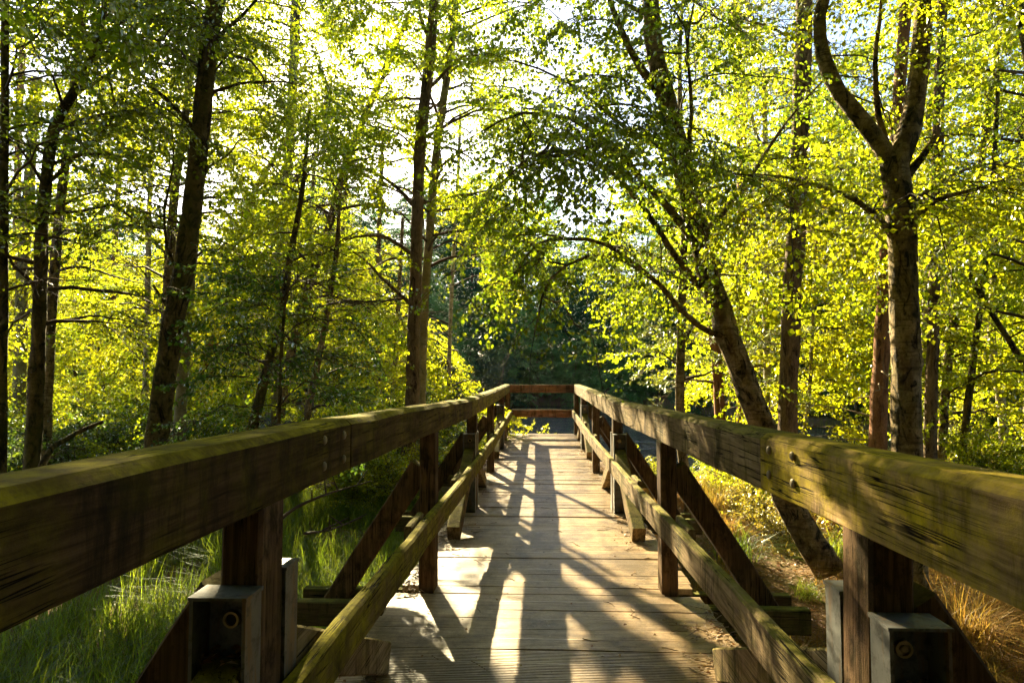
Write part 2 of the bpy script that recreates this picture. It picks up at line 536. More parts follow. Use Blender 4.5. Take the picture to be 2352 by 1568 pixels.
def zr(y, s=-1):
    z = EZ - np.interp(y, [-3, 0, 2.28, 6.45, 10.6, 14.7], [0.110, 0.128, 0.170, 0.272, 0.285, 0.274])
    if s > 0: z = z - np.interp(y, [-3, 0, 2.28, 6.45, 10.6], [0.0, 0.019, 0.046, 0.030, 0.0])
    return z


ROWS = [1.62, 4.2, 6.85, 9.45, 12.05, 14.5]
walk = tag(empty('boardwalk', (0, 0, 0)), 'weathered timber boardwalk with mossy handrails leading out to the pond', 'boardwalk')

# planks: ribbed profile extruded across the walk
PW, PITCHY = 0.134, 0.1445


def plank_mesh(half, seed):
    r = np.random.default_rng(seed)
    prof = [(-PW / 2, -0.038)]
    nr = 9
    for i in range(nr):
        a = -PW / 2 + PW * (i + 0.12) / nr; b = -PW / 2 + PW * (i + 0.62) / nr
        c = -PW / 2 + PW * (i + 0.72) / nr; d = -PW / 2 + PW * (i + 1.02) / nr
        prof += [(a, 0.0), (b, 0.0), (c, -0.005), (min(d, PW / 2), -0.005)]
    prof += [(PW / 2, -0.038)]
    prof = np.array(prof); k = len(prof)
    V = []
    xsn = np.linspace(-half, half, 5)
    for i, x in enumerate(xsn):
        dz = r.normal(0, 0.0012); dy = r.normal(0, 0.0015)
        V.append(np.column_stack([np.full(k, x), prof[:, 0] + dy, prof[:, 1] + dz]))
    V = np.concatenate(V)
    i = np.arange(len(xsn) - 1)[:, None] * k; j = np.arange(k)[None]; j2 = (j + 1) % k
    Q = np.stack([i + j, i + j2, i + k + j2, i + k + j], -1).reshape(-1, 4)[:, ::-1]
    caps = [np.arange(k)[None], (np.arange(k)[::-1] + (len(xsn) - 1) * k)[None]]
    return mesh_np('plank', V, [Q] + caps, M['plank'])


plank_full = [plank_mesh(h, s) for s, h in enumerate((0.975, 0.982, 0.97, 0.99, 0.965))]
plank_short = plank_mesh(0.742, 9)
y = -1.9
planks_y = []
while y < 14.62:
    short = any(abs(y - r) < 0.085 for r in ROWS[:-1])
    p = put('plank', plank_short if short else plank_full[random.randrange(5)], walk)
    p.location = (random.gauss(0, 0.004), y, zd(y) + random.gauss(0, 0.0026))
    p.rotation_euler = (math.atan2(zd(y + .05) - zd(y - .05), 0.1), random.gauss(0, 0.0012), random.gauss(0, 0.0025) + (math.pi if random.random() < .5 else 0))
    planks_y.append(y)
    y += PITCHY
# screw heads down the middle and near the edges of the deck
mb = MB()
th = np.linspace(0, 2 * np.pi, 6, endpoint=False)
for py in planks_y:
    for px in (-0.66, 0.0, 0.66):
        for dy in (-0.035, 0.035):
            x0 = px + random.gauss(0, 0.006)
            c = np.array((x0, py + dy, zd(py + dy) + 0.0025))
            mb.add(c + np.column_stack([0.0045 * np.cos(th), 0.0045 * np.sin(th), th * 0]), [np.arange(6)[None]])
tag(mb.build('screw_heads', M['bolt'], walk), kind='stuff')


def beam_between(a, b, wdt, dep, mat, name, parent, up=(0, 0, 1), cut=None, seg=6, jit=0.0015, ch=0.008):
    """straight timber from a to b: wdt across, dep in the 'up' direction, eased edges"""
    a = np.array(a, float); b = np.array(b, float)
    d = b - a; L = np.linalg.norm(d); d /= L
    u = np.array(up, float); u -= d * (u @ d); u /= np.linalg.norm(u)
    s = np.cross(d, u)
    hw, hd = wdt / 2, dep / 2
    prof = [(-hw + ch, -hd), (hw - ch, -hd), (hw, -hd + ch), (hw, hd - ch), (hw - ch, hd), (-hw + ch, hd), (-hw, hd - ch), (-hw, -hd + ch)]
    k = 8
    Vv = []
    for i in range(seg + 1):
        c = a + d * L * i / seg + RNG.normal(0, jit, 3)
        Vv.append([c + s * p[0] + u * p[1] + RNG.normal(0, jit * 0.4, 3) for p in prof])
    Vv = np.array(Vv).reshape(-1, 3)
    org = a.copy()
    Vv -= org
    i = np.arange(seg)[:, None] * k; j = np.arange(k)[None]; j2 = (j + 1) % k
    Qq = np.stack([i + j, i + j2, i + k + j2, i + k + j], -1).reshape(-1, 4)
    me = mesh_np(name, Vv, [Qq, np.arange(k)[::-1][None], (np.arange(k) + seg * k)[None]], mat)
    o = put(name, me, parent)
    o.location = org
    return o


def long_timber(name, xc, wdt, dep, y0, y1, zf, mat, parent, ch=0.016, step=0.35):
    """horizontal timber along the walk whose top follows zf; ends square"""
    n = max(3, int((y1 - y0) / step))
    yy = np.linspace(y0, y1, n + 1)
    hw = wdt / 2
    prof = np.array([(-hw + .004, -dep), (hw - .004, -dep), (hw, -dep + .006), (hw, -ch), (hw - ch * 1.1, 0), (-hw + ch * 1.1, 0), (-hw, -ch), (-hw, -dep + .006)])
    k = 8
    za, zb = zf(y0), zf(y1)
    Vv = []
    for q in yy:
        tt = (q - y0) / (y1 - y0)
        z = za + (zb - za) * tt
        jx, jz = (RNG.normal(0, 0.0018), RNG.normal(0, 0.0018)) if 0 < tt < 1 else (0, 0)
        pr = prof + RNG.normal(0, 0.0012, prof.shape)
        Vv.append(np.column_stack([xc + jx + pr[:, 0], np.full(k, q), z + jz + pr[:, 1]]))
    Vv = np.concatenate(Vv)
    org = np.array((xc, y0, za)); Vv -= org
    i = np.arange(n)[:, None] * k; j = np.arange(k)[None]; j2 = (j + 1) % k
    Qq = np.stack([i + j, i + k + j, i + k + j2, i + j2], -1).reshape(-1, 4)
    o = put(name, mesh_np(name, Vv, [Qq, np.arange(k)[None], (np.arange(k)[::-1] + n * k)[None]], mat), parent)
    o.location = org
    return o


def dome_mesh(r, h):
    mb = MB()
    rings = [(r, 0.0), (r, h * .25), (r * .8, h * .7), (r * .45, h * .95)]
    kk = 12
    tt = np.linspace(0, 2 * np.pi, kk, endpoint=False)
    Vv = np.concatenate([np.column_stack([q * np.cos(tt), q * np.sin(tt), np.full(kk, z)]) for q, z in rings])
    i = np.arange(3)[:, None] * kk; j = np.arange(kk)[None]; j2 = (j + 1) % kk
    mb.add(Vv, [np.stack([i + j, i + j2, i + kk + j2, i + kk + j], -1).reshape(-1, 4), (np.arange(kk) + 3 * kk)[None]])
    return mb.mesh('bolt', M['bolt'], True)


dome = dome_mesh(0.0150, 0.009)
RAILW, RAILD = 0.15, 0.198
RXI = 0.738                                   # inner face of the handrail
JOINTS = [-2.2, 2.28, 6.45, 10.6, 14.575]
for s in (-1, 1):
    for q in range(4):
        y0, y1 = JOINTS[q] + (0.003 if q else 0), JOINTS[q + 1] - (0.003 if q < 3 else 0)
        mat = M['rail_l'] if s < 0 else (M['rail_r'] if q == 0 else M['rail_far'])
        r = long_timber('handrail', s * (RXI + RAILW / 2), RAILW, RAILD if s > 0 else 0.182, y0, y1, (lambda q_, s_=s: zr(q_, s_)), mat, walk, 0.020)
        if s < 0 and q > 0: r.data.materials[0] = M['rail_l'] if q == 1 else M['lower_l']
        if q == 0:
            for by in (-0.09, -0.29):
                for bz in (0.052, 0.135):
                    b = put('bolt', dome, r)
                    yb = JOINTS[1] + by
                    b.location = Vector((s * (RXI - 0.001), yb, zr(yb, s) - bz)) - Vector(r.location)
                    b.rotation_euler = (0, -s * math.pi / 2, 0)
    # lower rail, boards nailed to the inner side of the posts
    LJ = [-1.5, 3.55, 5.3, 9.2, 11.2, 14.5]
    for q in range(len(LJ) - 1):
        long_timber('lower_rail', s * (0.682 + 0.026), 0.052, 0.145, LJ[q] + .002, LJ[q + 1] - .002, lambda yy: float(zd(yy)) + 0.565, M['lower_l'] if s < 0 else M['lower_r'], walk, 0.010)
        if 0 < q:
            yj = LJ[q]
            beam_between((s * 0.757, yj - .16, zd(yj) + .515), (s * 0.757, yj + .16, zd(yj) + .515), 0.04, 0.13, M['lower_r'], 'splice_block', walk)

PX = 0.7885                                  # post centre line
for ri, ry in enumerate(ROWS):
    dz = float(zd(ry))
    for s in (-1, 1):
        top = float(zr(ry, s)) - (RAILD if s > 0 else 0.182) - 0.001
        beam_between((s * PX, ry, -2.2), (s * PX, ry, top), 0.105, 0.14, M['post'], 'post', walk, up=(0, 1, 0), seg=8)
        # raking strut outwards to the end of the cross beams
        if ri < 5:
            beam_between((s * 1.46, ry, dz - 0.16), (s * 0.84, ry, dz + 0.80), 0.12, 0.14, M['post'], 'raking_strut', walk, up=(s, 0, 1))
    for off in (-0.125, 0.125):
        hw = 1.62 if ri < 5 else 0.96
        beam_between((-hw + random.uniform(-.06, .06), ry + off, dz - 0.125), (hw + random.uniform(-.06, .06), ry + off, dz - 0.125), 0.075, 0.155, M['beam'], 'cross_beam', walk)
    if ri % 2 == 0:
        for s in (-1, 1):
            for f in (-1, 1):
                # steel channel against the post: back plate, two cheeks, cap
                ht = 0.825 if not (s > 0 and ri == 0) else 0.785
                ch = empty('steel_channel', (0, 0, 0)); ch.parent = walk
                mb = MB()
                yb = ry + f * 0.0715
                x0, x1 = 0.7335, 0.868
                xm = (x0 + x1) / 2
                zt, zb = dz + ht, dz - 0.02
                zm, hh = (zt + zb) / 2, zt - zb
                yc = yb + f * 0.042
                mb.box((s * xm, yb + f * 0.005, zm), (0.128, 0.008, hh))
                mb.box((s * (x0 + .004), yc + f * .002, zm), (0.009, 0.084, hh), jit=.0006)
                mb.box((s * (x1 - .004), yc + f * .002, zm), (0.009, 0.084, hh), jit=.0006)
                mb.box((s * xm, yc + f * .002, zt + 0.004), (0.142, 0.088, 0.008), jit=.0006)
                bpy.data.objects.remove(ch)
                ch = mb.build('steel_channel', M['steel'], walk)
                # bolt end with its ring; left ones get a dark disc for the shade inside
                mb = MB()
                kk = 18; tt = np.linspace(0, 2 * np.pi, kk, endpoint=False)
                cy = yb + f * 0.0095
                pr = [(0.020, 0.0), (0.020, 0.012), (0.0145, 0.012), (0.0145, 0.004)]
                Vv = np.concatenate([np.column_stack([s * xm + q * np.cos(tt), np.full(kk, cy + f * h), zt - 0.068 + q * np.sin(tt)]) for q, h in pr])
                i = np.arange(3)[:, None] * kk; j = np.arange(kk)[None]; j2 = (j + 1) % kk
                mb.add(Vv, [np.stack([i + j, i + j2, i + kk + j2, i + kk + j], -1).reshape(-1, 4)])
                br = mb.build('bolt_ring', M['ring'], ch)
                mb = MB()
                mb.add(np.column_stack([s * xm + .0145 * np.cos(tt), np.full(kk, cy + f * .0045), zt - 0.068 + .0145 * np.sin(tt)]), [np.arange(kk)[None]])
                if s > 0:
                    rr = [(0.0085, 0.005), (0.0085, 0.0105), (0.006, .0125)]
                    Vv = np.concatenate([np.column_stack([s * xm + q * np.cos(tt), np.full(kk, cy + f * h), zt - 0.068 + q * np.sin(tt)]) for q, h in rr])
                    i = np.arange(2)[:, None] * kk
                    mb.add(Vv, [np.stack([i + j, i + j2, i + kk + j2, i + kk + j], -1).reshape(-1, 4), (np.arange(kk) + 2 * kk)[None]])
                mb.build('bolt_end', M['hole_shade'] if s < 0 else M['ring'], ch)
                if ri == 0 and f < 0:
                    gg = np.random.default_rng(60 + s)
                    nl = 34
                    Pp = np.column_stack([s * xm + gg.uniform(-.05, .05, nl), yc + gg.uniform(-.03, .035, nl), dz + ht - .125 - (yb - yc - .0) * 0 + gg.uniform(-.012, .012, nl) - 0.02])
                    Lf = leaf_pts(Pp, unit(gg.normal(0, 1, (nl, 3)) * np.array((1, 1, .3))), unit(gg.normal(0, .4, (nl, 3)) + np.array((0, 0, 1))), gg.uniform(.012, .03, nl), False, .3)
                    tag(put('caught_litter', mesh_np('caught_litter', Lf.reshape(-1, 3), [leaf_faces(nl, False)], M['leaf_dry']), ch), kind='stuff')
                # prop running along the walk from the channel down to the deck
                yf = ry + f * 1.34
                zf = float(zd(yf))
                beam_between((s * xm, ry + f * 0.085, dz + ht - 0.215), (s * xm, yf, zf + 0.06), 0.113, 0.14, M['strut'] if f < 0 else M['lower_r'], 'prop', walk, up=(0, f * 0.55, 1))
# the end of the walk: two boards across
ye = 14.50
beam_between((-0.737, ye, zr(ye) - RAILD / 2 - .002), (0.737, ye, zr(ye) - RAILD / 2 - .002), 0.11, 0.183, M['cross'], 'end_rail', walk)
beam_between((-0.745, ye - .07, zd(ye) + 0.485), (0.745, ye - .07, zd(ye) + 0.485), 0.05, 0.175, M['cross'], 'end_rail', walk)
for sx in (-0.6, 0, 0.6):
    n = 9
    for q in range(n):
        y0, y1 = -1.9 + 16.4 * q / n, -1.9 + 16.4 * (q + 1) / n
        beam_between((sx, y0 + .002, zd(y0) - 0.285), (sx, y1 - .002, zd(y1) - 0.285), 0.08, 0.16, M['beam'], 'stringer', walk)


# ------------------------------------------------------------------ foliage kit
def make_spray(seed, L=0.9, nt=8, leaf=0.055, lpt=8, hi=True, droop=0.25, kind='birch', wr=0.40):
    r = np.random.default_rng(seed)
    mb = MB()
    n = 4 if hi else 3
    t = np.linspace(0, 1, n)
    main = np.column_stack([t * L, 0.06 * L * np.sin(t * 3 + r.uniform(0, 6)) * t, -droop * L * t ** 2 + 0.02 * L * np.sin(5 * t)])
    mb.tube(main, np.linspace(0.0055, 0.0016, n), 3, cap=False)
    lines = [(main, lpt + 3, 0.25)]
    for i in range(nt):
        tt = 0.12 + 0.82 * (i + r.uniform(-.3, .3)) / nt
        tt = min(max(tt, 0.05), 0.95)
        p = np.array([np.interp(tt, t, main[:, c]) for c in range(3)])
        side = 1 if i % 2 else -1
        ang = side * r.uniform(0.5, 1.15)
        ll = L * r.uniform(0.28, 0.5) * (1.15 - 0.6 * tt)
        d = np.array((math.cos(ang), math.sin(ang), r.uniform(-0.25, 0.3)))
        q = np.linspace(0, 1, 3 if hi else 2)[:, None]
        ln = p + d * ll * q + np.array((0, 0, -1.0)) * ll * droop * 1.6 * q ** 2 + r.normal(0, .012, (len(q), 3)) * q
        if hi or i % 2: mb.tube(ln, np.linspace(0.0028, 0.0009, len(q)), 3, cap=False)
        lines.append((ln, lpt, 0.1))
    P, D, N = [], [], []
    for ln, m, t0 in lines:
        m = max(2, m)
        tt = np.linspace(t0, 1, m) + r.uniform(-.03, .03, m)
        tt = np.clip(tt, 0, 1)
        q = np.linspace(0, 1, len(ln))
        p = np.stack([np.interp(tt, q, ln[:, c]) for c in range(3)], 1)
        d0 = unit(ln[-1] - ln[0])
        sd = np.where(np.arange(m) % 2, 1, -1)[:, None]
        lat = unit(np.cross(d0, (0, 0, 1.0)))[None] * sd
        d = unit(d0 * 0.6 + lat * r.uniform(.4, 1.1, (m, 1)) + np.array((0, 0, -1.0)) * r.uniform(0.1, 0.9, (m, 1)) + r.normal(0, .3, (m, 3)))
        nn = unit(np.array((0, 0, 1.0)) + r.normal(0, .65, (m, 3)))
        P.append(p + d * 0.012 + r.normal(0, .006, (m, 3))); D.append(d); N.append(nn)
    P, D, N = map(np.concatenate, (P, D, N))
    Ls = leaf * r.uniform(0.5, 1.25, len(P))
    lf = leaf_pts(P, D, N, Ls, hi, wr)
    tv = np.concatenate(mb.v); tf = np.concatenate(mb.f[4])
    return dict(tv=tv, tf=tf, lf=lf, hi=hi)


def make_needle_spray(seed, L=0.8, nt=7, nl=0.09, per=15):
    r = np.random.default_rng(seed)
    s = make_spray(seed, L, nt, 0.05, 2, False, 0.05)
    P, D, N, LL = [], [], [], []
    q = np.linspace(0, 1, 14)
    main = np.column_stack([q * L, 0 * q, 0.05 * q])
    lines = [main]
    for i in range(nt):
        tt = 0.2 + 0.8 * i / nt
        ang = (1 if i % 2 else -1) * r.uniform(.5, 1.0)
        d = np.array((math.cos(ang), math.sin(ang), r.uniform(0, .5)))
        lines.append(np.array((tt * L, 0, .04)) + d * np.linspace(0, 1, 8)[:, None] * L * .38 * (1.2 - .5 * tt))
    mb = MB()
    for ln in lines:
        mb.tube(ln[::3], np.linspace(.005, .002, len(ln[::3])), 3, cap=False)
        m = per
        tt = r.uniform(.3, 1.02, m)
        p = np.stack([np.interp(tt, np.linspace(0, 1, len(ln)), ln[:, c]) for c in range(3)], 1)
        d0 = unit(ln[-1] - ln[0])
        d = unit(d0 * r.uniform(.3, 1, (m, 1)) + r.normal(0, .6, (m, 3)))
        P.append(p); D.append(d); N.append(unit(r.normal(0, 1, (m, 3)))); LL.append(nl * r.uniform(.6, 1.1, m))
    lf = leaf_pts(np.concatenate(P), np.concatenate(D), np.concatenate(N), np.concatenate(LL), False, 0.085)
    return dict(tv=np.concatenate(mb.v), tf=np.concatenate(mb.f[4]), lf=lf, hi=False)


SPR = {
    'near': [make_spray(100 + i, 0.85, 9, 0.055, 7, True, 0.30) for i in range(5)],
    'birch': [make_spray(200 + i, 0.85, 10, 0.049, 9, False, 0.28, wr=.44) for i in range(5)],
    'birchlo': [make_spray(250 + i, 0.9, 10, 0.059, 10, False, 0.28, wr=.44) for i in range(5)],
    'mid': [make_spray(300 + i, 0.95, 10, 0.064, 10, False, 0.25, wr=.44) for i in range(5)],
    'small': [make_spray(400 + i, 0.6, 8, 0.042, 8, True, 0.10) for i in range(5)],
    'pine': [make_needle_spray(500 + i) for i in range(4)],
    'far': [make_spray(600 + i, 1.5, 9, 0.15, 9, False, 0.2, wr=0.42) for i in range(4)],
    'farpine': [make_spray(700 + i, 1.5, 8, 0.24, 8, False, 0.05, wr=0.16) for i in range(4)],
}

TANE = math.tan(SUN_EL)


def shadow_xy(P):
    return P[:, 0] + math.sin(SUN_AZ) * P[:, 2] / TANE, P[:, 1] - math.cos(SUN_AZ) * P[:, 2] / TANE


def in_gap(P):
    """True where a leaf would stand in the opening of the canopy towards the low sun over the walk"""
    sx, sy = shadow_xy(P)
    rear = P[:, 1] > sy + 1.5
    lane = (np.abs(sx - 0.25) < 1.35) & rear
    core = (sx > -.4) & (sx < 1.15) & rear
    far = (core | (lane & (nz2(sx * 1.5, sy, 3.0, 4) > -.2))) & (sy > 4.5) & (sy < 14.4)
    grass = rear & (sx < -1.2) & (sx > -6) & (sy > .5) & (sy < 7) & (nz2(sx, sy, 1.6, 6) > .0)
    mid = lane & (sy > -0.5) & (sy <= 5.0) & (nz2(sx, sy * 0.7, 2.4, 5) > -0.15 - 0.12 * (sy - 2.5))
    # sun also reaches the twigs that hang over the middle of the walk
    k = (P[:, 1] - 5.0) / math.cos(SUN_AZ)
    hx, hz = P[:, 0] + math.sin(SUN_AZ) * k, P[:, 2] - TANE * k
    hang = (P[:, 1] > 7) & (hx > -.7) & (hx < 1.0) & (hz > 1.5) & (hz < 4.0) & (nz2(hx * 2, hz * 2, 1.8, 8) > .0)
    return far | mid | grass | hang


def in_core(p):
    sx, sy = p[0] + math.sin(SUN_AZ) * p[2] / TANE, p[1] - math.cos(SUN_AZ) * p[2] / TANE
    return -.45 < sx < 1.2 and 3.1 < sy < 14.4 and p[1] > sy + 1.5


class Crown:
    def __init__(self, kind, world=False):
        self.kind, self.items, self.world = kind, {}, world
        self.br = MB()
        self.limbs = []

    def spray(self, p, d, scale=1.0, roll=None):
        d = unit(np.asarray(d, float))
        if self.world and in_core(np.asarray(p, float) + d * .4 * scale): return
        up = np.array((0, 0, 1.0)) + RNG.normal(0, .25, 3)
        y = unit(np.cross(up, d)); z = np.cross(d, y)
        R = np.stack([d, y, z], 1) * scale
        self.items.setdefault(int(RNG.integers(len(SPR[self.kind]))), []).append((R, np.asarray(p, float)))

    def branch(self, P, r0, r1, n, scale=1.0, t0=0.25, sides=5, spread=0.9):
        """bare limb through the points P carrying n sprays"""
        Q = resample(P, 0.18 if sides > 4 else 0.34)
        m = len(Q)
        Q[1:-1] += RNG.normal(0, 0.006, Q[1:-1].shape)
        if sides > 6:
            V, F4 = noisy_trunk(Q, np.linspace(r0, r1, m), 10, 0.0, 0.10, int(abs(Q[0, 0]) * 997) % 991)
            self.limbs.append((V, F4))
        else:
            self.br.tube(Q, np.linspace(r0, r1, m), sides, cap=False)
        T = unit(np.gradient(Q, axis=0))
        for i in range(n):
            t = t0 + (1 - t0) * (i + RNG.uniform(0, 1)) / n
            k = min(m - 1, int(t * (m - 1)))
            sd = 1 if i % 2 else -1
            lat = unit(np.cross(T[k], (0, 0, 1.0)))
            d = T[k] * RNG.uniform(.4, 1.0) + lat * sd * RNG.uniform(.3, 1.0) * spread + np.array((0, 0, 1.0)) * RNG.uniform(-.45, .35)
            self.spray(Q[k], d, scale * RNG.uniform(.7, 1.2))
        self.spray(Q[-1], T[-1], scale)

    def auto(self, org, az, el, L, r0, n, scale=1.0, droop=0.35, t0=0.3, sides=4):
        t = np.linspace(0, 1, 6)
        d = np.array((math.cos(az) * math.cos(el), math.sin(az) * math.cos(el), math.sin(el)))
        P = np.asarray(org, float) + d * (t * L)[:, None] - np.array((0, 0, 1.0)) * (droop * L * t ** 2)[:, None]
        P[1:] += RNG.normal(0, 0.05 * L, (5, 3)) * t[1:, None]
        if self.world and (in_core(P[3]) or in_core(P[5])): return
        self.branch(P, r0, 0.004, n, scale, t0, sides)

    def leaves(self):
        out = []
        for k, lst in self.items.items():
            sp = SPR[self.kind][k]
            R = np.stack([a for a, _ in lst]); T = np.stack([b for _, b in lst])
            L = np.einsum('sij,lmj->slmi', R, sp['lf']) + T[:, None, None, :]
            out.append(L.reshape(-1, *L.shape[2:]))
            if self.kind.startswith('far'): continue
            tv = np.einsum('sij,vj->svi', R, sp['tv']) + T[:, None]
            nv = len(sp['tv'])
            tf = (sp['tf'][None] + (np.arange(len(lst)) * nv)[:, None, None]).reshape(-1, 4)
            self.br.add(tv.reshape(-1, 3), [tf])
        return np.concatenate(out)


def noisy_trunk(P, r, sides=14, flare=0.5, rough=0.10, seed=0):
    """P (n,3) bottom to top, r (n,): an uneven trunk with a root flare"""
    g = np.random.default_rng(seed)
    P = np.asarray(P, float); n = len(P)
    s = np.concatenate([[0], np.cumsum(np.linalg.norm(np.diff(P, axis=0), axis=1))])
    th = np.linspace(0, 2 * np.pi, sides, endpoint=False)
    rr = np.repeat(np.asarray(r)[:, None], sides, 1)
    for k in range(5):
        a, b, c = g.integers(1, 4), g.uniform(1.0, 7.0), g.uniform(0, 6.3)
        rr *= 1 + rough * 0.5 * np.sin(a * th[None] + b * s[:, None] + c) * np.sin(b * 0.7 * s[:, None] + c * 2)
    for k in range(int(s[-1] * 1.2)):          # swollen branch scars
        p0, t0 = g.uniform(0, s[-1]), g.uniform(0, 6.3)
        da = np.angle(np.exp(1j * (th - t0)))
        rr *= 1 + rough * 1.6 * np.exp(-((s[:, None] - p0) / 0.05) ** 2 - (da[None] / .5) ** 2)
    rr *= 1 + g.normal(0, rough * .18, rr.shape)
    if sides > 15:                             # plated relief on the thick near trunks
        TH = th[None] * np.asarray(r)[:, None] * 9
        rr *= 1 + .035 * nz2(TH * 2.2, s[:, None] * 7 + 0 * TH, 1.6, seed % 7) + .02 * nz2(TH * 5, s[:, None] * 22 + 0 * TH, 1.5, seed % 5)
    rr *= 1 + flare * np.exp(-s / 0.22)[:, None] * (1 + .35 * np.sin(3 * th + g.uniform(0, 6)))[None]
    return tube_arr(P, rr, sides)


def finish_tree(name, base, label, cat, group, trunkV, trunkQ, bark, crown, leafmat, gap=True, extra=None, rng=None):
    root = tag(empty(name, base), label, cat, group)
    b = np.array(base)
    put('trunk', mesh_np('trunk', trunkV - b, [trunkQ], M[bark], True), root)
    if crown is not None and crown.items:
        L = crown.leaves()
        if gap:
            c = L.mean(1)
            L = L[~in_gap(c)]
        if len(L):
            hi = L.shape[1] == 6
            put('crown', mesh_np('crown', L.reshape(-1, 3) - b, [leaf_faces(len(L), hi)], M[leafmat]), root)
    for lv, lq in (crown.limbs if crown is not None else []):
        put('limb', mesh_np('limb', lv - b, [lq], M[bark], True), root)
    if crown is not None and crown.br.n:
        put('branches', mesh_np('branches', np.concatenate(crown.br.v) - b, [np.concatenate(a) for a in crown.br.f.values()], M['twig'] if bark not in ('pine', 'pine_red') else M['pine'], True), root)
    return root


def px_line(pts, D):
    """photo pixels (x, y[, D]) -> points in the place"""
    return [np.array(at(p[0], p[1], p[2] if len(p) > 2 else D)) for p in pts]


def tree(name, label, D, pts, w0, w1, bark, leafmat='leaf_birch', kind='birch', H=11.0, crown=(2.0, 11.0), nb=26, bl=(1.0, 2.2), ns=3, limbs=(),
         stubs=(), cat='tree', group=None, gap=True, sides=14, seed=None, sc=1.0, dead=0, dead_z=(0.5, 4), lean=None, az=None, flare=.5):
    """trunk through photo points listed from top to bottom; w0 and w1 are its pixel widths at the top and bottom point"""
    if kind == 'birch' and D > 8.5: kind = 'birchlo'
    seed = seed if seed is not None else int(abs(pts[0][0]) * 13 + D * 7) % 9999
    g = np.random.default_rng(seed)
    P = px_line(pts, D)[::-1]
    k = D / F / 2
    Wd = [w1 * k + (w0 - w1) * k * i / (len(P) - 1) for i in range(len(P))]
    # down to the ground
    d = P[0] - P[1]; d = d / max(1e-6, -d[2]) if d[2] < -0.05 else np.array((0, 0, -1.0))
    d[0] = np.clip(d[0], -.8, .8); d[1] = 0
    gz = float(ground_z(P[0][0], P[0][1]))
    if P[0][2] > gz + 0.15:
        q = P[0] + d * (P[0][2] - gz)
        gz = float(ground_z(q[0], q[1])); q[2] = gz - 0.12
        P.insert(0, q); Wd.insert(0, Wd[0] * 1.1)
    base = (P[0][0], P[0][1], gz)
    # up to its full height
    d = unit(P[-1] - P[-2]); top = P[-1]; zt = gz + H
    if top[2] < zt - 0.5:
        m = max(2, int((zt - top[2]) / 1.2))
        for i in range(1, m + 1):
            f = i / m
            dd = unit(d * (1 - f * .6) + np.array((0, 0, 1.0)) * f * .6 + g.normal(0, .05, 3))
            P.append(P[-1] + dd * (zt - top[2]) / m); Wd.append(Wd[-1] + (0.012 - Wd[-1]) * (1 / (m - i + 1)) * .8)
    arr = resample(np.column_stack([np.array(P), Wd]), 0.14 if sides < 16 else 0.05)
    arr[:, 3] = np.maximum(arr[:, 3], .008)
    TV, TQ = noisy_trunk(arr[:, :3], arr[:, 3], sides, flare, 0.11, seed)
    mbt = MB(); mbt.add(TV, [TQ])
    cr = Crown(kind, True)
    global RNG
    RNG = np.random.default_rng(seed + 5)
    z = arr[:, 2]
    for i in range(nb):
        f = (i + RNG.uniform(0, 1)) / nb
        zz = gz + crown[0] + (crown[1] - crown[0]) * f
        q = int(np.argmin(np.abs(z - zz)))
        a = i * 2.4 + RNG.uniform(-.5, .5) if az is None else RNG.uniform(*az)
        prof = 0.45 + 0.75 * math.sin(math.pi * min(1, .15 + f * .9)) 
        L = RNG.uniform(*bl) * prof
        cr.auto(arr[q, :3], a, RNG.uniform(.15, .85), L, max(.006, min(.03, arr[q, 3] * .4)), max(1, int(ns * L / 1.2 + .5)), sc)
    for lb in limbs:
        pl = px_line(lb['p'], D)
        cr.branch(pl, lb['w'] * k, max(.004, lb.get('w1', 3) * k), lb.get('n', 8), lb.get('s', sc), lb.get('t0', .3), 7)
        q = np.array(resample(pl, .3))
        for i in range(lb.get('sub', 4)):
            p = q[int(RNG.uniform(.3, .95) * (len(q) - 1))]
            cr.auto(p, RNG.uniform(0, 6.3), RNG.uniform(-.2, .7), RNG.uniform(.5, 1.1), .009, 3, lb.get('s', sc), .5)
    dbs = []
    for i in range(dead):
        db = MB(); dbs.append(db)
        zz = gz + RNG.uniform(*dead_z); q = int(np.argmin(np.abs(z - zz)))
        a = RNG.uniform(0, 6.3); L = RNG.uniform(.25, 1.1)
        t = np.linspace(0, 1, 5)[:, None]
        dv = np.array((math.cos(a), math.sin(a), RNG.uniform(-.15, .45)))
        ln = arr[q, :3] + dv * t * L + np.array((0, 0, -1)) * t ** 2 * L * .2 + RNG.normal(0, .02, (5, 3)) * t
        db.tube(ln, np.linspace(.011, .003, 5), 5, cap=False)
        for j in range(2):
            p = ln[2 + j]; e = p + unit(dv + RNG.normal(0, .6, 3)) * L * .4
            db.tube(np.stack([p, (p + e) / 2 + RNG.normal(0, .015, 3), e]), [.005, .003, .0015], 3, cap=False)
    for st in stubs:
        db = MB(); dbs.append(db)
        pl = px_line(st['p'], D)
        db.tube(resample(pl, .1), np.linspace(st['w'] * k, st.get('w1', st['w'] * .6) * k, len(resample(pl, .1))), 6)
    root = finish_tree(name, base, label, cat, group, TV, TQ, bark, cr, leafmat, gap)
    for db in dbs:
        put('dead_branch', mesh_np('dead_branch', np.concatenate(db.v) - np.array(base), [np.concatenate(a) for a in db.f.values()], M['deadtwig'] if bark.startswith('pine') else M[bark], True), root)
    return root


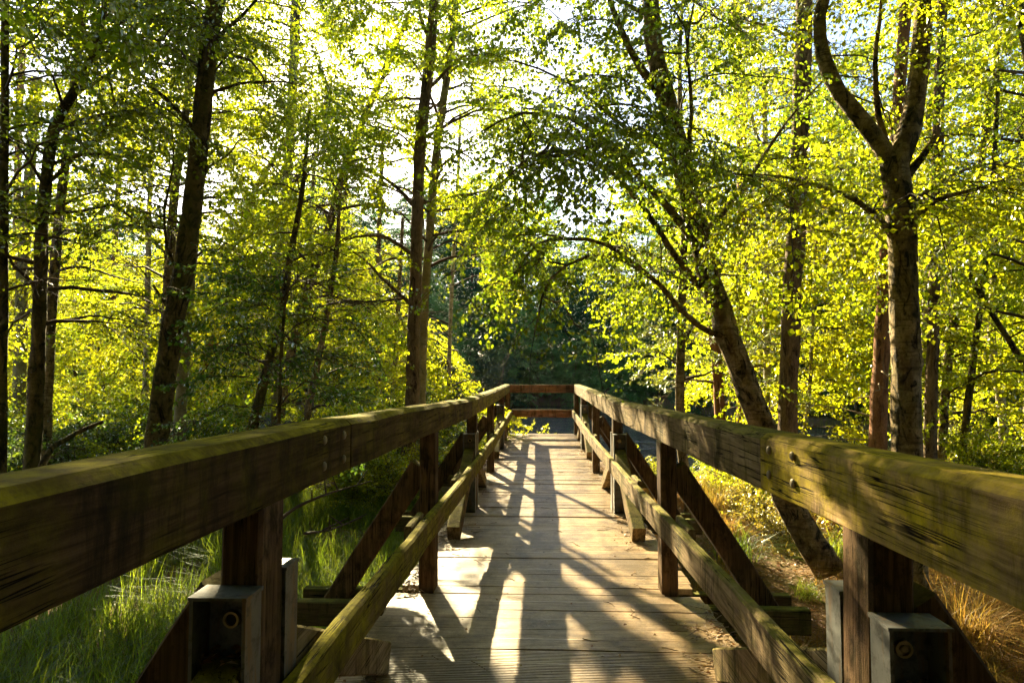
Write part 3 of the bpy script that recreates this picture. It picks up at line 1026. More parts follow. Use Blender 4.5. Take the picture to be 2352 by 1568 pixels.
# ------------------------------------------------------------------ the trees one can tell apart
# right of the walk
tree('leaning_birch', 'big birch with cracked bark leaning over the right handrail', 6.1,
     [(1490, -40), (1503, 100), (1535, 240), (1572, 400), (1612, 580), (1680, 790), (1745, 960), (1815, 1160), (1900, 1310)], 36, 60, 'birch', 'leaf_near', 'near',
     H=9.5, crown=(5.2, 9.2), nb=16, bl=(1.2, 2.2), ns=4, sides=30, flare=.15,
     limbs=[dict(p=[(1606, 560, 6.1), (1500, 440, 5.8), (1400, 330, 5.6), (1310, 275, 5.4), (1200, 262, 5.2), (1110, 300, 5.0)], w=20, n=16, s=.8, t0=.35, sub=8),
            dict(p=[(1640, 690, 6.1), (1560, 600, 5.9), (1480, 480, 5.6), (1390, 385, 5.3), (1290, 345, 5.1), (1200, 375, 4.9), (1130, 450, 4.8)], w=18, n=16, s=.8, t0=.4, sub=9),
            dict(p=[(1672, 775, 6.1), (1600, 745, 5.9), (1520, 660, 5.7), (1400, 565, 5.4), (1300, 545, 5.2), (1230, 565, 5.0), (1185, 630, 4.9)], w=14, n=10, s=.7, t0=.5, sub=4),
            dict(p=[(1520, 660, 5.7), (1400, 585, 5.4), (1300, 610, 5.1), (1245, 680, 4.9), (1228, 765, 4.8)], w=8, n=9, s=.7, t0=.5, sub=4),
            dict(p=[(1535, 240, 6.1), (1450, 120, 5.9), (1400, 0, 5.7), (1330, -130, 5.4)], w=24, n=12, s=.8, sub=6),
            dict(p=[(1575, 400, 6.1), (1588, 260, 5.6), (1580, 120, 5.2), (1600, -20, 4.9)], w=12, n=10, s=.75, t0=.2, sub=5),
            dict(p=[(1600, 540, 6.1), (1660, 490, 6.2), (1740, 380, 6.3), (1816, 268, 6.4), (1915, 160, 6.5)], w=14, n=8, s=.8, t0=.5, sub=3),
            dict(p=[(1560, 360, 6.1), (1450, 300, 5.6), (1300, 190, 5.1), (1180, 140, 4.8)], w=14, n=14, s=.75, t0=.4, sub=7)])
tree('forked_birch', 'thick birch forking into two limbs beside the right handrail', 5.6,
     [(2052, 365), (2068, 500), (2076, 700), (2083, 1000), (2090, 1250), (2095, 1390)], 56, 64, 'birch', 'leaf_birch', 'birch', H=3.2, crown=(2.8, 3.0), nb=0, sides=30,
     limbs=[dict(p=[(2052, 385, 5.6), (1990, 290, 5.6), (1930, 210, 5.6), (1893, 130, 5.6), (1885, 40, 5.6), (1900, -80, 5.5), (1880, -320, 5.4), (1850, -600, 5.3)], w=40, w1=12, n=10, sub=8, t0=.45),
            dict(p=[(2058, 385, 5.6), (2090, 290, 5.6), (2112, 150, 5.6), (2120, 0, 5.65), (2135, -250, 5.7), (2120, -600, 5.8)], w=50, w1=14, n=10, sub=8, t0=.45),
            dict(p=[(2040, 350, 5.62), (2020, 270, 5.7), (2008, 150, 5.7), (2025, 0, 5.8), (2040, -150, 5.9)], w=16, n=6, sub=4),
            dict(p=[(2062, 545, 5.6), (2030, 515, 5.5), (1960, 455, 5.4), (1850, 420, 5.3), (1740, 400, 5.2)], w=20, n=8, t0=.4, sub=4),
            dict(p=[(2085, 510, 5.6), (2110, 490, 5.6), (2150, 462, 5.5), (2250, 432, 5.4), (2370, 440, 5.3)], w=18, n=8, t0=.4, sub=4),
            dict(p=[(2088, 470, 5.6), (2150, 425, 5.8), (2260, 375, 6.0), (2340, 390, 6.1)], w=12, n=6, t0=.4, sub=3)],
     stubs=[dict(p=[(2085, 400), (2115, 365), (2150, 312)], w=22, w1=12), dict(p=[(2055, 560), (2020, 500), (1990, 470)], w=12, w1=6)])
tree('pine_tree', 'straight brown pine between the leaning birch and the forked birch', 9.0,
     [(1848, -30), (1835, 400), (1815, 720), (1808, 1010)], 36, 42, 'pine', 'leaf_pine', 'pine', H=15, crown=(8, 14), nb=14, bl=(1.0, 2.0), ns=4, dead=8, dead_z=(1, 6),
     limbs=[dict(p=[(1845, 100, 9), (1760, 60, 9), (1690, 40, 9.2)], w=8, n=4), dict(p=[(1820, 480, 9), (1760, 440, 8.8), (1700, 410, 8.6)], w=8, n=2)],
     stubs=[dict(p=[(1830, 435), (1785, 415), (1735, 403)], w=9), dict(p=[(1812, 690), (1780, 670), (1755, 655)], w=7)])
tree('pine_tree', 'brown pine with bare dead twigs standing close to the forked birch', 8.0,
     [(2085, -40), (2060, 300), (2036, 600), (2022, 850), (2016, 1040)], 24, 38, 'pine_red', 'leaf_pine', 'pine', H=13, crown=(8, 12), nb=10, bl=(1.0, 1.8), ns=4, dead=16, dead_z=(.4, 3.2))
tree('pine_tree', 'slim purple-brown pine to the right of the forked birch', 9.0,
     [(2166, -30), (2152, 400), (2142, 800), (2136, 1060)], 20, 26, 'pine', 'leaf_pine', 'pine', H=14, crown=(8, 13), nb=10, bl=(.8, 1.6), ns=4, dead=8, dead_z=(1, 5))
tree('pine_tree', 'reddish pine trunk seen behind the leaning birch', 14.0,
     [(1690, -30), (1700, 230), (1706, 480), (1708, 720), (1706, 1000)], 22, 27, 'pine_red', 'leaf_pine', 'pine', H=15, crown=(6, 14), nb=16, bl=(1.0, 2.2), ns=4, dead=8, dead_z=(1, 7))
tree('pine_tree', 'short reddish pine near the bank under the leaning birch', 10.5,
     [(1618, 480), (1632, 700), (1650, 880), (1658, 1100)], 16, 27, 'pine_red', 'leaf_pine', 'pine', H=5.5, crown=(1.4, 5.4), nb=20, bl=(.7, 1.5), ns=4, dead=5, dead_z=(.4, 2))
tree('birch_tree', 'slender birch just right of the walk where the right handrail bends', 9.0,
     [(1572, 500), (1566, 720), (1562, 990), (1580, 1120)], 16, 23, 'birch', 'leaf_birch', 'birch', H=8, crown=(1.8, 7.8), nb=24, bl=(.8, 1.7))
tree('birch_tree', 'thin pale birch between the two brown pines on the right', 13.0,
     [(1755, 200), (1762, 520), (1760, 900), (1770, 1000)], 11, 15, 'birch_pale', 'leaf_yellow', 'mid', H=9, crown=(1.5, 9), nb=34, bl=(.9, 1.8))
tree('birch_sapling', 'thin leaning white birch sapling over the water on the right', 11.5,
     [(1885, 400), (1872, 620), (1860, 880), (1843, 1020)], 5, 9, 'birch_pale', 'leaf_yellow', 'mid', H=5.5, crown=(.7, 5.4), nb=30, bl=(.6, 1.3), ns=3)
tree('birch_tree', 'grey leaning birch stem at the right edge of the wood', 11.0,
     [(2262, 300), (2240, 480), (2182, 800), (2162, 1060)], 12, 19, 'birch', 'leaf_yellow', 'mid', H=8, crown=(1.2, 8), nb=36, bl=(.8, 1.7))
tree('birch_tree', 'thin dark birch stem nearest the right edge of the picture', 10.0,
     [(2290, 250), (2268, 560), (2232, 850), (2208, 1070)], 9, 16, 'birch_dark', 'leaf_birch', 'birch', H=8, crown=(1.4, 8), nb=34, bl=(.7, 1.6))
tree('birch_tree', 'bent birch stem leaning in from the right edge', 9.0,
     [(2180, 540), (2260, 690), (2330, 800), (2400, 920)], 8, 15, 'birch_dark', 'leaf_yellow', 'mid', H=4.5, crown=(1.0, 4.4), nb=16, bl=(.6, 1.2))
tree('birch_tree', 'tall birch at the upper right corner with arching twigs', 7.5,
     [(2330, -60), (2370, 200), (2400, 500), (2420, 900)], 16, 26, 'birch_dark', 'leaf_birch', 'birch', H=9, crown=(2.2, 9), nb=40, bl=(1.0, 2.0))

# left of the walk
tree('pine_tree', 'tall brown conifer trunk rising behind the left handrail', 10.0,
     [(998, -40), (985, 150), (966, 330), (956, 600), (945, 935), (928, 1120)], 22, 34, 'pine', 'leaf_birch', 'birch', H=13, crown=(6.0, 12), nb=14, bl=(.8, 1.6), ns=3, dead=5, dead_z=(2, 6),
     limbs=[dict(p=[(952, 475), (910, 430), (870, 402), (820, 385), (760, 400)], w=10, n=7, sub=3), dict(p=[(965, 468), (1020, 455), (1085, 445), (1150, 430)], w=8, n=7, sub=4),
            dict(p=[(948, 585), (890, 545), (840, 540), (790, 552), (740, 580)], w=10, n=4, t0=.5, sub=1), dict(p=[(945, 700), (880, 640), (830, 590), (780, 560)], w=9, n=2, t0=.6, sub=1),
            dict(p=[(990, 100), (965, 40), (945, -40), (900, -120)], w=10, n=6, sub=3), dict(p=[(978, 210), (1030, 160), (1080, 120), (1140, 110)], w=9, n=9, sub=5),
            dict(p=[(968, 320), (1040, 280), (1110, 250), (1180, 260)], w=9, n=9, sub=5)])
tree('birch_tree', 'slimmer birch close behind the tall conifer trunk on the left', 11.2,
     [(1050, -40), (1035, 120), (1003, 340), (985, 560), (972, 760), (965, 1000)], 16, 22, 'smooth', 'leaf_birch', 'birch', H=11, crown=(2.6, 11), nb=60, bl=(1.2, 2.6))
tree('birch_sapling', 'thin pale birch stem between the tall conifer and the walk end', 14.0,
     [(1058, 260), (1050, 440), (1036, 700), (1030, 930)], 7, 10, 'birch_pale', 'leaf_yellow', 'mid', H=7, crown=(.9, 7), nb=64, bl=(.6, 1.5))
tree('leaning_birch', 'thin birch leaning right below the low sun', 12.0,
     [(940, 40), (905, 110), (805, 350), (752, 530), (690, 720), (640, 960)], 12, 22, 'birch', 'leaf_birch', 'birch', H=8.6, crown=(2.2, 8.6), nb=46, bl=(1.0, 2.2))
tree('alder_tree', 'straight trunk standing right in front of the low sun', 14.0,
     [(682, -40), (672, 200), (662, 380), (650, 560), (640, 800), (636, 980)], 20, 26, 'smooth', 'leaf_birch', 'birch', H=14, crown=(4.0, 11), nb=70, bl=(1.2, 2.8))
tree('birch_tree', 'big dark mossy birch trunk bending right behind the left handrail', 7.0,
     [(503, -40), (482, 100), (458, 330), (430, 560), (396, 760), (368, 950), (352, 1060)], 36, 52, 'birch_dark', 'leaf_near', 'near', H=11, crown=(5.0, 10), nb=18, bl=(1.2, 2.2), ns=4, sides=26,
     limbs=[dict(p=[(488, 100), (520, 70), (585, 5), (640, -60)], w=12, n=6, sub=3), dict(p=[(440, 290), (400, 245), (352, 205)], w=10, w1=8, n=0, sub=0),
            dict(p=[(415, 640), (385, 570), (378, 480), (400, 380), (395, 300)], w=8, n=6, sub=3)],
     stubs=[dict(p=[(400, 720), (375, 690), (352, 655)], w=10), dict(p=[(475, 190), (520, 130), (545, 112)], w=6)])
tree('birch_tree', 'smooth grey trunk directly behind the big mossy birch', 9.0,
     [(470, 200), (455, 420), (436, 640), (420, 860), (410, 1010)], 18, 29, 'smooth', 'leaf_birch', 'birch', H=10, crown=(3.6, 9), nb=22, bl=(.9, 1.8))
tree('birch_tree', 'forked birch to the left of the big mossy birch', 11.0,
     [(440, 150), (418, 330), (402, 430), (392, 560), (382, 740), (376, 980)], 15, 25, 'birch', 'leaf_yellow', 'mid', H=9, crown=(2.2, 9), nb=36, bl=(1.0, 2.2))
tree('birch_tree', 'thin white birch with black marks behind the left handrail', 13.0,
     [(350, 330), (343, 480), (340, 640), (334, 900)], 9, 14, 'birch_pale', 'leaf_yellow', 'mid', H=9, crown=(1.8, 9), nb=36, bl=(.9, 2.0))
tree('birch_tree', 'dark rough birch with a long branch near the left edge', 7.2,
     [(250, -30), (215, 120), (170, 210), (125, 300), (100, 480), (94, 640), (84, 860), (72, 1070)], 14, 34, 'birch_dark', 'leaf_near', 'near', H=8.5, crown=(2.4, 8.5), nb=34, bl=(1.0, 2.2), ns=4, sides=22,
     limbs=[dict(p=[(110, 420), (150, 380), (240, 300), (262, 240), (245, 160), (200, 100)], w=10, n=12, sub=5), dict(p=[(215, 120), (270, 60), (330, 20), (420, -10)], w=9, n=9, sub=4)])
tree('birch_tree', 'mid-thick birch just right of the dark rough birch at left', 9.0,
     [(190, 40), (172, 180), (155, 330), (136, 500), (118, 720), (104, 1000)], 15, 24, 'birch', 'leaf_birch', 'birch', H=10, crown=(2.6, 9.5), nb=30, bl=(.9, 1.8))
tree('dead_tree', 'smooth pale green dead trunk near the left edge', 12.0,
     [(85, 180), (76, 280), (64, 480), (50, 690), (42, 1000)], 20, 27, 'smooth', H=5.9, nb=0, dead=6, dead_z=(1, 5))
tree('pine_tree', 'reddish pine trunk behind the pale dead trunk at left', 18.0,
     [(52, 100), (42, 330), (36, 600), (30, 900)], 13, 17, 'pine_red', 'leaf_pine', 'pine', H=14, crown=(6, 13), nb=16, bl=(1.0, 2.0), ns=4, dead=6, dead_z=(1, 6))
tree('alder_tree', 'dark trunk along the very left edge of the picture', 6.6,
     [(14, -40), (11, 300), (7, 700), (3, 1080)], 15, 22, 'birch_dark', 'leaf_near', 'near', H=9, crown=(2.8, 8.5), nb=26, bl=(1.0, 2.0), ns=4)
tree('pine_tree', 'slim dark pine against the white sky in the upper left', 21.0,
     [(300, 40), (290, 200), (272, 420), (262, 640), (258, 900)], 9, 13, 'pine_red', 'leaf_pine', 'pine', H=15, crown=(9, 15), nb=16, bl=(1.0, 2.0), ns=3, dead=6, dead_z=(3, 9))
tree('pine_tree', 'thin bare pine left of the slim dark pine in the upper left', 22.0,
     [(262, 230), (240, 420), (220, 620), (205, 900)], 6, 10, 'pine_red', 'leaf_pine', 'pine', H=11, crown=(7, 11), nb=10, bl=(.6, 1.3), ns=3, dead=5, dead_z=(3, 8))
tree('pine_tree', 'leaning red-barked pine with a forked foot left of the pond', 16.0,
     [(640, 350), (580, 450), (545, 600), (500, 760), (468, 840), (432, 1010)], 10, 22, 'pine_red', 'leaf_yellow', 'mid', H=8.5, crown=(3, 8.5), nb=26, bl=(.8, 1.7),
     limbs=[dict(p=[(440, 985), (465, 930), (482, 870), (520, 720), (548, 560)], w=16, n=5, t0=.6)])
tree('rowan_sapling', 'small dark many-stemmed sapling right behind the left handrail', 6.0,
     [(662, 640), (655, 700), (648, 780), (640, 980)], 5, 9, 'birch_dark', 'leaf_dark', 'small', H=3.1, crown=(1.35, 3.1), nb=26, bl=(.5, 1.0), ns=5, gap=True)
tree('birch_tree', 'dark leaning trunk left of the small sapling by the pond', 9.0,
     [(665, 600), (640, 740), (606, 880), (575, 1000)], 15, 25, 'birch_dark', 'leaf_birch', 'birch', H=6, crown=(1.8, 6), nb=18, bl=(.7, 1.4))
tree('birch_tree', 'short mottled birch right of the small sapling by the pond', 9.5,
     [(775, 560), (755, 700), (728, 840), (702, 970)], 10, 18, 'birch', 'leaf_birch', 'birch', H=5.0, crown=(1.1, 5), nb=18, bl=(.6, 1.2))


for k, (lb, D, pts, H) in enumerate([
        ('bright birch below the low sun on the left shore', 18.5, [(800, 330), (790, 500), (775, 700), (770, 950)], 8.5),
        ('bright birch on the left shore between the low sun and the tall conifer', 17.0, [(880, 300), (872, 500), (868, 700), (872, 950)], 8.2),
        ('bright slim birch on the left shore below the leaning thin birch', 20.0, [(722, 350), (715, 550), (705, 750), (700, 950)], 9.0),
        ('bright bushy birch on the shore close to the tall conifer', 15.5, [(925, 500), (918, 650), (910, 800), (905, 980)], 6.0)]):
    tree('birch_tree', lb, D, pts, 8, 14, 'birch', 'leaf_yellow' if k % 2 else 'leaf_birch', 'mid', H=H, crown=(2.0, H), nb=34, bl=(1.0, 2.4), ns=3)

# ------------------------------------------------------------------ fillers: trees and bushes copied from a few built ones
LEAFARR = {}


def proto_tree(seed, H, crown, nb, bl, bark, leafmat, kind, r0=.075, ns=3, sc=1.0):
    global RNG
    RNG = np.random.default_rng(seed)
    n = 9
    P = np.column_stack([np.cumsum(RNG.normal(0, .10, n)), np.cumsum(RNG.normal(0, .10, n)), np.linspace(-.15, H, n)])
    P[:, :2] -= P[0, :2]
    arr = resample(np.column_stack([P, np.linspace(r0, .012, n)]), .25)
    TV, TQ = noisy_trunk(arr[:, :3], arr[:, 3], 9, .5, .1, seed)
    cr = Crown(kind)
    for i in range(nb):
        f = (i + RNG.uniform()) / nb
        zz = crown[0] + (crown[1] - crown[0]) * f
        q = int(np.argmin(np.abs(arr[:, 2] - zz)))
        L = RNG.uniform(*bl) * (0.4 + 0.8 * math.sin(math.pi * min(1, .2 + f * .85)))
        cr.auto(arr[q, :3], i * 2.4 + RNG.uniform(-.5, .5), RNG.uniform(.1, .8), L, max(.006, arr[q, 3] * .35), max(1, int(ns * L / 1.2 + .5)), sc)
    L = cr.leaves()
    LEAFARR[leafmat, seed] = L
    return [('trunk', mesh_np('trunk', TV, [TQ], M[bark], True)),
            ('crown', mesh_np('crown', L.reshape(-1, 3), [leaf_faces(len(L), L.shape[1] == 6)], M[leafmat])),
            ('branches', mesh_np('branches', np.concatenate(cr.br.v), [np.concatenate(a) for a in cr.br.f.values()], M['farwood' if kind.startswith('far') else 'twig']))]


def proto_bush(seed, H, R, nst, leafmat, kind, ns=5, sc=1.0):
    global RNG
    RNG = np.random.default_rng(seed)
    cr = Crown(kind)
    for i in range(nst):
        a = RNG.uniform(0, 6.3); el = RNG.uniform(.7, 1.45)
        L = H * RNG.uniform(.6, 1.1)
        cr.auto((RNG.normal(0, R * .25), RNG.normal(0, R * .25), -.05), a, el, L, .010, max(2, int(ns * L)), sc, .15, .25, 4)
    L = cr.leaves()
    return [('crown', mesh_np('crown', L.reshape(-1, 3), [leaf_faces(len(L), L.shape[1] == 6)], M[leafmat])),
            ('stems', mesh_np('stems', np.concatenate(cr.br.v), [np.concatenate(a) for a in cr.br.f.values()], M['twig']))]


def place(proto, name, label, cat, group, x, y, sc, rz, z=None, lean=0.0):
    z = float(ground_z(x, y)) if z is None else z
    root = tag(empty(name, (x, y, z), rz), label, cat, group)
    root.rotation_euler = (random.gauss(0, lean), random.gauss(0, lean), rz)
    root.scale = (sc, sc, sc * random.uniform(.92, 1.1))
    for nm, me in proto:
        put(nm, me, root)
    return root


def thin_out(root, key):
    """own crown mesh for one copy, open towards the sun where the walk and the grass are sunny"""
    L = LEAFARR[key]
    mw = Matrix.LocRotScale(root.location, root.rotation_euler, root.scale)
    A = np.array(mw)[:3, :3]; T = np.array(mw)[:3, 3]
    c = L.mean(1) @ A.T + T
    keep = ~in_gap(c)
    if keep.mean() > .95: return
    L = L[keep]
    for ch in root.children:
        if ch.name.startswith('crown'):
            ch.data = mesh_np('crown', L.reshape(-1, 3), [leaf_faces(len(L), L.shape[1] == 6)], M[key[0]])


def blocks(x, y, h, rad=1.6):
    """would a crown this tall shade the sunny part of the walk?"""
    for z in np.linspace(1.0, h, 10):
        px, py = x + math.sin(SUN_AZ) * z / TANE, y - math.cos(SUN_AZ) * z / TANE
        if abs(px - .2) < 1.0 + rad and 1.5 < py < 15 and y > py: return True
    return False


TP = [proto_tree(900, 8.5, (1.0, 8.4), 46, (.9, 1.9), 'birch', 'leaf_yellow', 'mid', .07),
      proto_tree(901, 9.5, (1.6, 9.4), 48, (.9, 2.0), 'birch_pale', 'leaf_birch', 'mid', .08),
      proto_tree(902, 7.5, (.8, 7.4), 44, (.8, 1.8), 'smooth', 'leaf_yellow', 'mid', .06),
      proto_tree(903, 10.5, (2.0, 10.4), 50, (1.0, 2.1), 'birch_dark', 'leaf_birch', 'mid', .09),
      proto_tree(904, 9.0, (1.0, 9.0), 46, (.9, 1.8), 'birch', 'leaf_dark', 'mid', .075)]


def scatter(n, xr, yr, mind, seed, ok):
    g = random.Random(seed); out = []
    tries = 0
    while len(out) < n and tries < 6000:
        tries += 1
        x, y = g.uniform(*xr), g.uniform(*yr)
        if float(pond(np.array(x), np.array(y))) > -0.5 or not ok(x, y): continue
        if any((x - a) ** 2 + (y - b) ** 2 < mind ** 2 for a, b in out): continue
        out.append((x, y))
    return out


for i, (x, y) in enumerate(scatter(34, (4.2, 26), (10.5, 30), 1.9, 3, lambda x, y: x / y < 1.0 and x / y > .30 and not (.37 < x / y < .57 and y < 17.5))):
    k = (i * 3) % 4
    lb = ['mottled', 'white-barked', 'smooth-barked', 'dark-barked'][k] + ' sunlit birch in the right thicket, ' + ('well behind the forked birch' if .55 < x / y < .75 else ('towards the right edge' if x / y >= .75 else 'behind the leaning birch')) + (', near row' if y < 17 else ', far row')
    place(TP[k], 'birch_tree', lb, 'tree', 'right thicket: ' + lb, x, y, random.uniform(.75, 1.15), random.uniform(0, 6.3), lean=.05)
for i, (x, y) in enumerate(scatter(22, (-26, -4.0), (13, 27), 2.4, 4, lambda x, y: -x / y < 1.0 and -x / y > .25)):
    h = 9.5
    s = random.uniform(.5, .85)
    while blocks(x, y, h * s) and s > .2: s *= .85
    if s < .3: continue
    k = (i * 3) % 4
    lb = ['mottled', 'white-barked', 'smooth-barked', 'dark-barked'][k] + ' young birch in the left wood, ' + ('near the tall conifer' if -x / y < .45 else ('behind the big mossy birch' if -x / y < .7 else 'towards the left edge')) + (', near row' if y < 18 else ', far row')
    rt = place(TP[k], 'birch_tree', lb, 'tree', 'left wood: ' + lb, x, y, s, random.uniform(0, 6.3), lean=.05)
    thin_out(rt, [('leaf_yellow', 900), ('leaf_birch', 901), ('leaf_yellow', 902), ('leaf_birch', 903)][k])

BP = [proto_bush(950, 1.2, .5, 16, 'leaf_yellow', 'small', 6), proto_bush(951, 1.7, .6, 18, 'leaf_birch', 'small', 6), proto_bush(952, 1.5, .6, 18, 'leaf_dark', 'small', 6)]
BB = [proto_bush(960, .55, .4, 26, 'bilberry', 'small', 6, .55), proto_bush(961, .45, .45, 28, 'bilberry', 'small', 6, .5)]
for i, (x, y) in enumerate(scatter(34, (-14, -2.3), (8.8, 16), .8, 6, lambda x, y: -x / y < 1.0 and -x > 2.0 and not (.30 < -x / y < .52 and y > 8))):
    s = random.uniform(.7, 1.25)
    while blocks(x, y, 1.7 * s, .5) and s > .25: s *= .8
    lb = ['yellow-green', 'mid-green tall', 'dark green'][i % 3] + ' bush in the left undergrowth, ' + ('close to the tall conifer' if -x / y < .42 else ('around the big mossy birch' if -x / y < .7 else 'near the left edge')) + (', front row' if y < 11.5 else ', back row')
    place(BP[i % 3], 'bush', lb, 'bush', 'left undergrowth: ' + lb, x, y, s, random.uniform(0, 6.3))
for i, (x, y) in enumerate(scatter(16, (3.0, 13), (9, 15.5), .9, 8, lambda x, y: (.24 < x / y < .38 or .57 < x / y < .95))):
    lb = ['yellow-green', 'mid-green'][i % 2] + ' bush near the right bank, ' + ('beside the leaning birch' if x / y < .5 else 'beyond the forked birch') + (', front row' if y < 12 else ', back row')
    place(BP[i % 2], 'bush', lb, 'bush', 'right bank bushes: ' + lb, x, y, random.uniform(.5, .85), random.uniform(0, 6.3))
for i, (x, y) in enumerate(scatter(40, (2.6, 13), (6.8, 13), .55, 9, lambda x, y: x / y < 1.0 and x / y > .26)):
    lb = 'low orange-green bilberry bush ' + ('by the right handrail bend' if x / y < .42 else ('around the leaning birch foot' if x / y < .6 else ('around the forked birch foot' if x / y < .8 else 'near the right edge'))) + (', front row' if y < 9.5 else ', back row')
    place(BB[i % 2], 'bilberry_bush', lb, 'bush', 'bilberries: ' + lb, x, y, random.uniform(.7, 1.2), random.uniform(0, 6.3))
# bushes that reach up around the end of the walk
for k, (x, y, s, lb) in enumerate([(-1.75, 13.1, 1.0, 'bright yellow-green bush left of the end of the walk'), (-0.55, 15.5, .74, 'bright bush showing through the end railing of the walk'),
                                   (-2.9, 11.2, 1.05, 'yellow bush below the tall conifer trunk'), (1.75, 11.6, .45, 'small bright bush right of the walk end'), (-2.2, 9.0, .75, 'leafy bush under the left handrail near the bend')]):
    place(BP[0], 'bush', lb, 'bush', None, x, y, s, k * 1.3, z=max(WATER_Z, float(ground_z(x, y))))

# the wood on the far shore
FP = [proto_tree(970, 13, (.5, 13), 60, (1.6, 3.2), 'pine', 'leaf_far', 'far', .16, 3), proto_tree(971, 15, (.4, 15), 70, (1.4, 2.8), 'pine', 'leaf_far', 'farpine', .18, 3),
      proto_tree(972, 11, (.3, 11), 56, (1.5, 2.9), 'birch', 'leaf_far2', 'far', .13, 3), proto_tree(973, 16, (1.0, 16), 66, (1.6, 3.2), 'pine', 'leaf_far', 'far', .2, 3)]
g = random.Random(11)
cnt = 0
for lb, x, y, s_ in [('pale round-topped tree on the far shore left of the walk end', -1.9, 41.5, .62), ('upright light green bush on the far shore right of the walk end', 3.2, 42.5, .42),
                     ('light green shrub on the far shore straight beyond the end rail', 0.9, 43.6, .34), ('low pale shrub at the far water edge seen past the right handrail', 6.2, 40.2, .36)]:
    place(FP[2], 'far_tree', lb, 'tree', None, x, y, s_, x)
for row, (off, hs) in enumerate([(1.2, .5), (4.0, .72), (8.0, .86), (13.0, 1.0), (19, 1.08)]):
    x = -46.0
    while x < 44:
        x += g.uniform(2.2, 3.6) * (1 + row * .12)
        if -60 < x < 17: y = float(np.interp(x, FARX, FARY)) + off + g.uniform(-1, 1)
        else: y = 22 + off + g.uniform(-1, 1) + max(0, x - 17) * .3
        if x < -14: y += 4
        if abs(x) / y > .95: continue
        s = hs * g.uniform(.8, 1.15)
        if x < -8: s *= .92
        if -17 < x < -8: s *= .9
        if 10 < x < 17 and row == 0: continue
        k = g.choice([0, 1, 2, 3, 0, 1]) if row > 1 else g.choice([2, 2, 0])
        if row >= 3 and -22 < x < 1: k, s = g.choice([3, 3, 1]), g.uniform(1.02, 1.12) + .05 * (row - 3)
        while blocks(x, y, [13, 15, 11, 16][k] * s * 1.05 + .6, 2.2): s *= .95
        side = 'left part of the' if x < -6 else ('right part of the' if x > 8 else 'middle of the')
        lab = ['dark broad tree in the %s wood across the pond', 'dark pine in the %s wood across the pond', 'paler leafy tree in the %s wood across the pond', 'tall dark tree in the %s wood across the pond'][k] % side
        place(FP[k], 'far_tree', lab, 'tree', 'far shore wood: ' + lab, x, y, s, g.uniform(0, 6.3))
        cnt += 1
print('far trees', cnt)


# ------------------------------------------------------------------ grass, tussocks, litter
def blades(P, hgt, spread, seed, wd=.006, seg=2):
    """curved tapering blades rooted at P"""
    g = np.random.default_rng(seed); n = len(P)
    a = g.uniform(0, 6.3, n); L = hgt * g.uniform(.5, 1.2, n)
    d = np.column_stack([np.cos(a), np.sin(a), np.zeros(n)])
    s = np.column_stack([-np.sin(a), np.cos(a), np.zeros(n)])
    lean = spread * g.uniform(.2, 1.3, n)
    rows = []
    for i in range(seg + 1):
        t = i / seg
        c = P + d * (lean * L * t ** 2 * .9)[:, None] + np.array((0, 0, 1.0)) * (L * (t - .38 * np.clip(lean, 0, 1.4) * t ** 2.4))[:, None]
        hw = wd * (1 - t) ** .7 * g.uniform(.8, 1.2, n) if i < seg else np.zeros(n) + .0004
        rows += [c - s * hw[:, None], c + s * hw[:, None]]
    V = np.stack(rows, 1)
    b = np.arange(n)[:, None] * (2 * (seg + 1))
    Q = np.concatenate([b + np.array([2 * i, 2 * i + 1, 2 * i + 3, 2 * i + 2]) for i in range(seg)])
    return V.reshape(-1, 3), Q


g = np.random.default_rng(21)
n = 46000
x = -1.08 - np.abs(g.normal(0, 2.6, n)); y = g.uniform(.8, 9.5, n)
keep = (nz2(x, y, 1.1, 7) > -.5 + .08 * np.clip(y - 5, 0, 9)) & (x > -9)
x, y = x[keep], y[keep]
V, Q = blades(np.column_stack([x, y, ground_z(x, y) - .02]), .46, 1.0, 22, .0042)
tag(put('grass', mesh_np('grass', V, [Q], M['grass'], True)), 'tall fresh green grass on the ground left of the walk', 'grass', kind='stuff')
n = 34000
x = 1.1 + np.abs(g.normal(0, 3.2, n)); y = g.uniform(1.0, 12.5, n)
keep = (nz2(x, y, 1.3, 9) > -.05)
x, y = x[keep], y[keep]
V, Q = blades(np.column_stack([x, y, ground_z(x, y) - .02]), .24, 1.3, 23, .003)
tag(put('dry_grass', mesh_np('dry_grass', V, [Q], M['grass_dry'], True)), 'thin straw-coloured grass on the forest floor right of the walk', 'grass', kind='stuff')
n = 10000
x = g.uniform(-16, 16, n); d0 = g.uniform(-1.1, .15, n)
nearb = g.uniform(0, 1, n) < .55
y = np.where(nearb, np.interp(x, NEARX, NEARY) + d0, np.interp(x, FARX, FARY) - d0)
keep = (np.abs(x) > 1.0) | ~nearb
x, y = x[keep], y[keep]
V, Q = blades(np.column_stack([x, y, np.maximum(ground_z(x, y), -.95) - .02]), .55, .7, 24, .007)
tag(put('reeds', mesh_np('reeds', V, [Q], M['grass'], True)), 'green reeds and sedge along the edge of the pond', 'reeds', kind='stuff')


def tuft(seed, mat, n=420, h=.38, R=.13):
    g = np.random.default_rng(seed)
    P = np.column_stack([g.normal(0, R * .5, n), g.normal(0, R * .5, n), g.uniform(-.03, .05, n)])
    V, Q = blades(P, h, 1.5, seed + 1, .0028)
    return mesh_np('grass_tuft', V, [Q], M[mat], True)


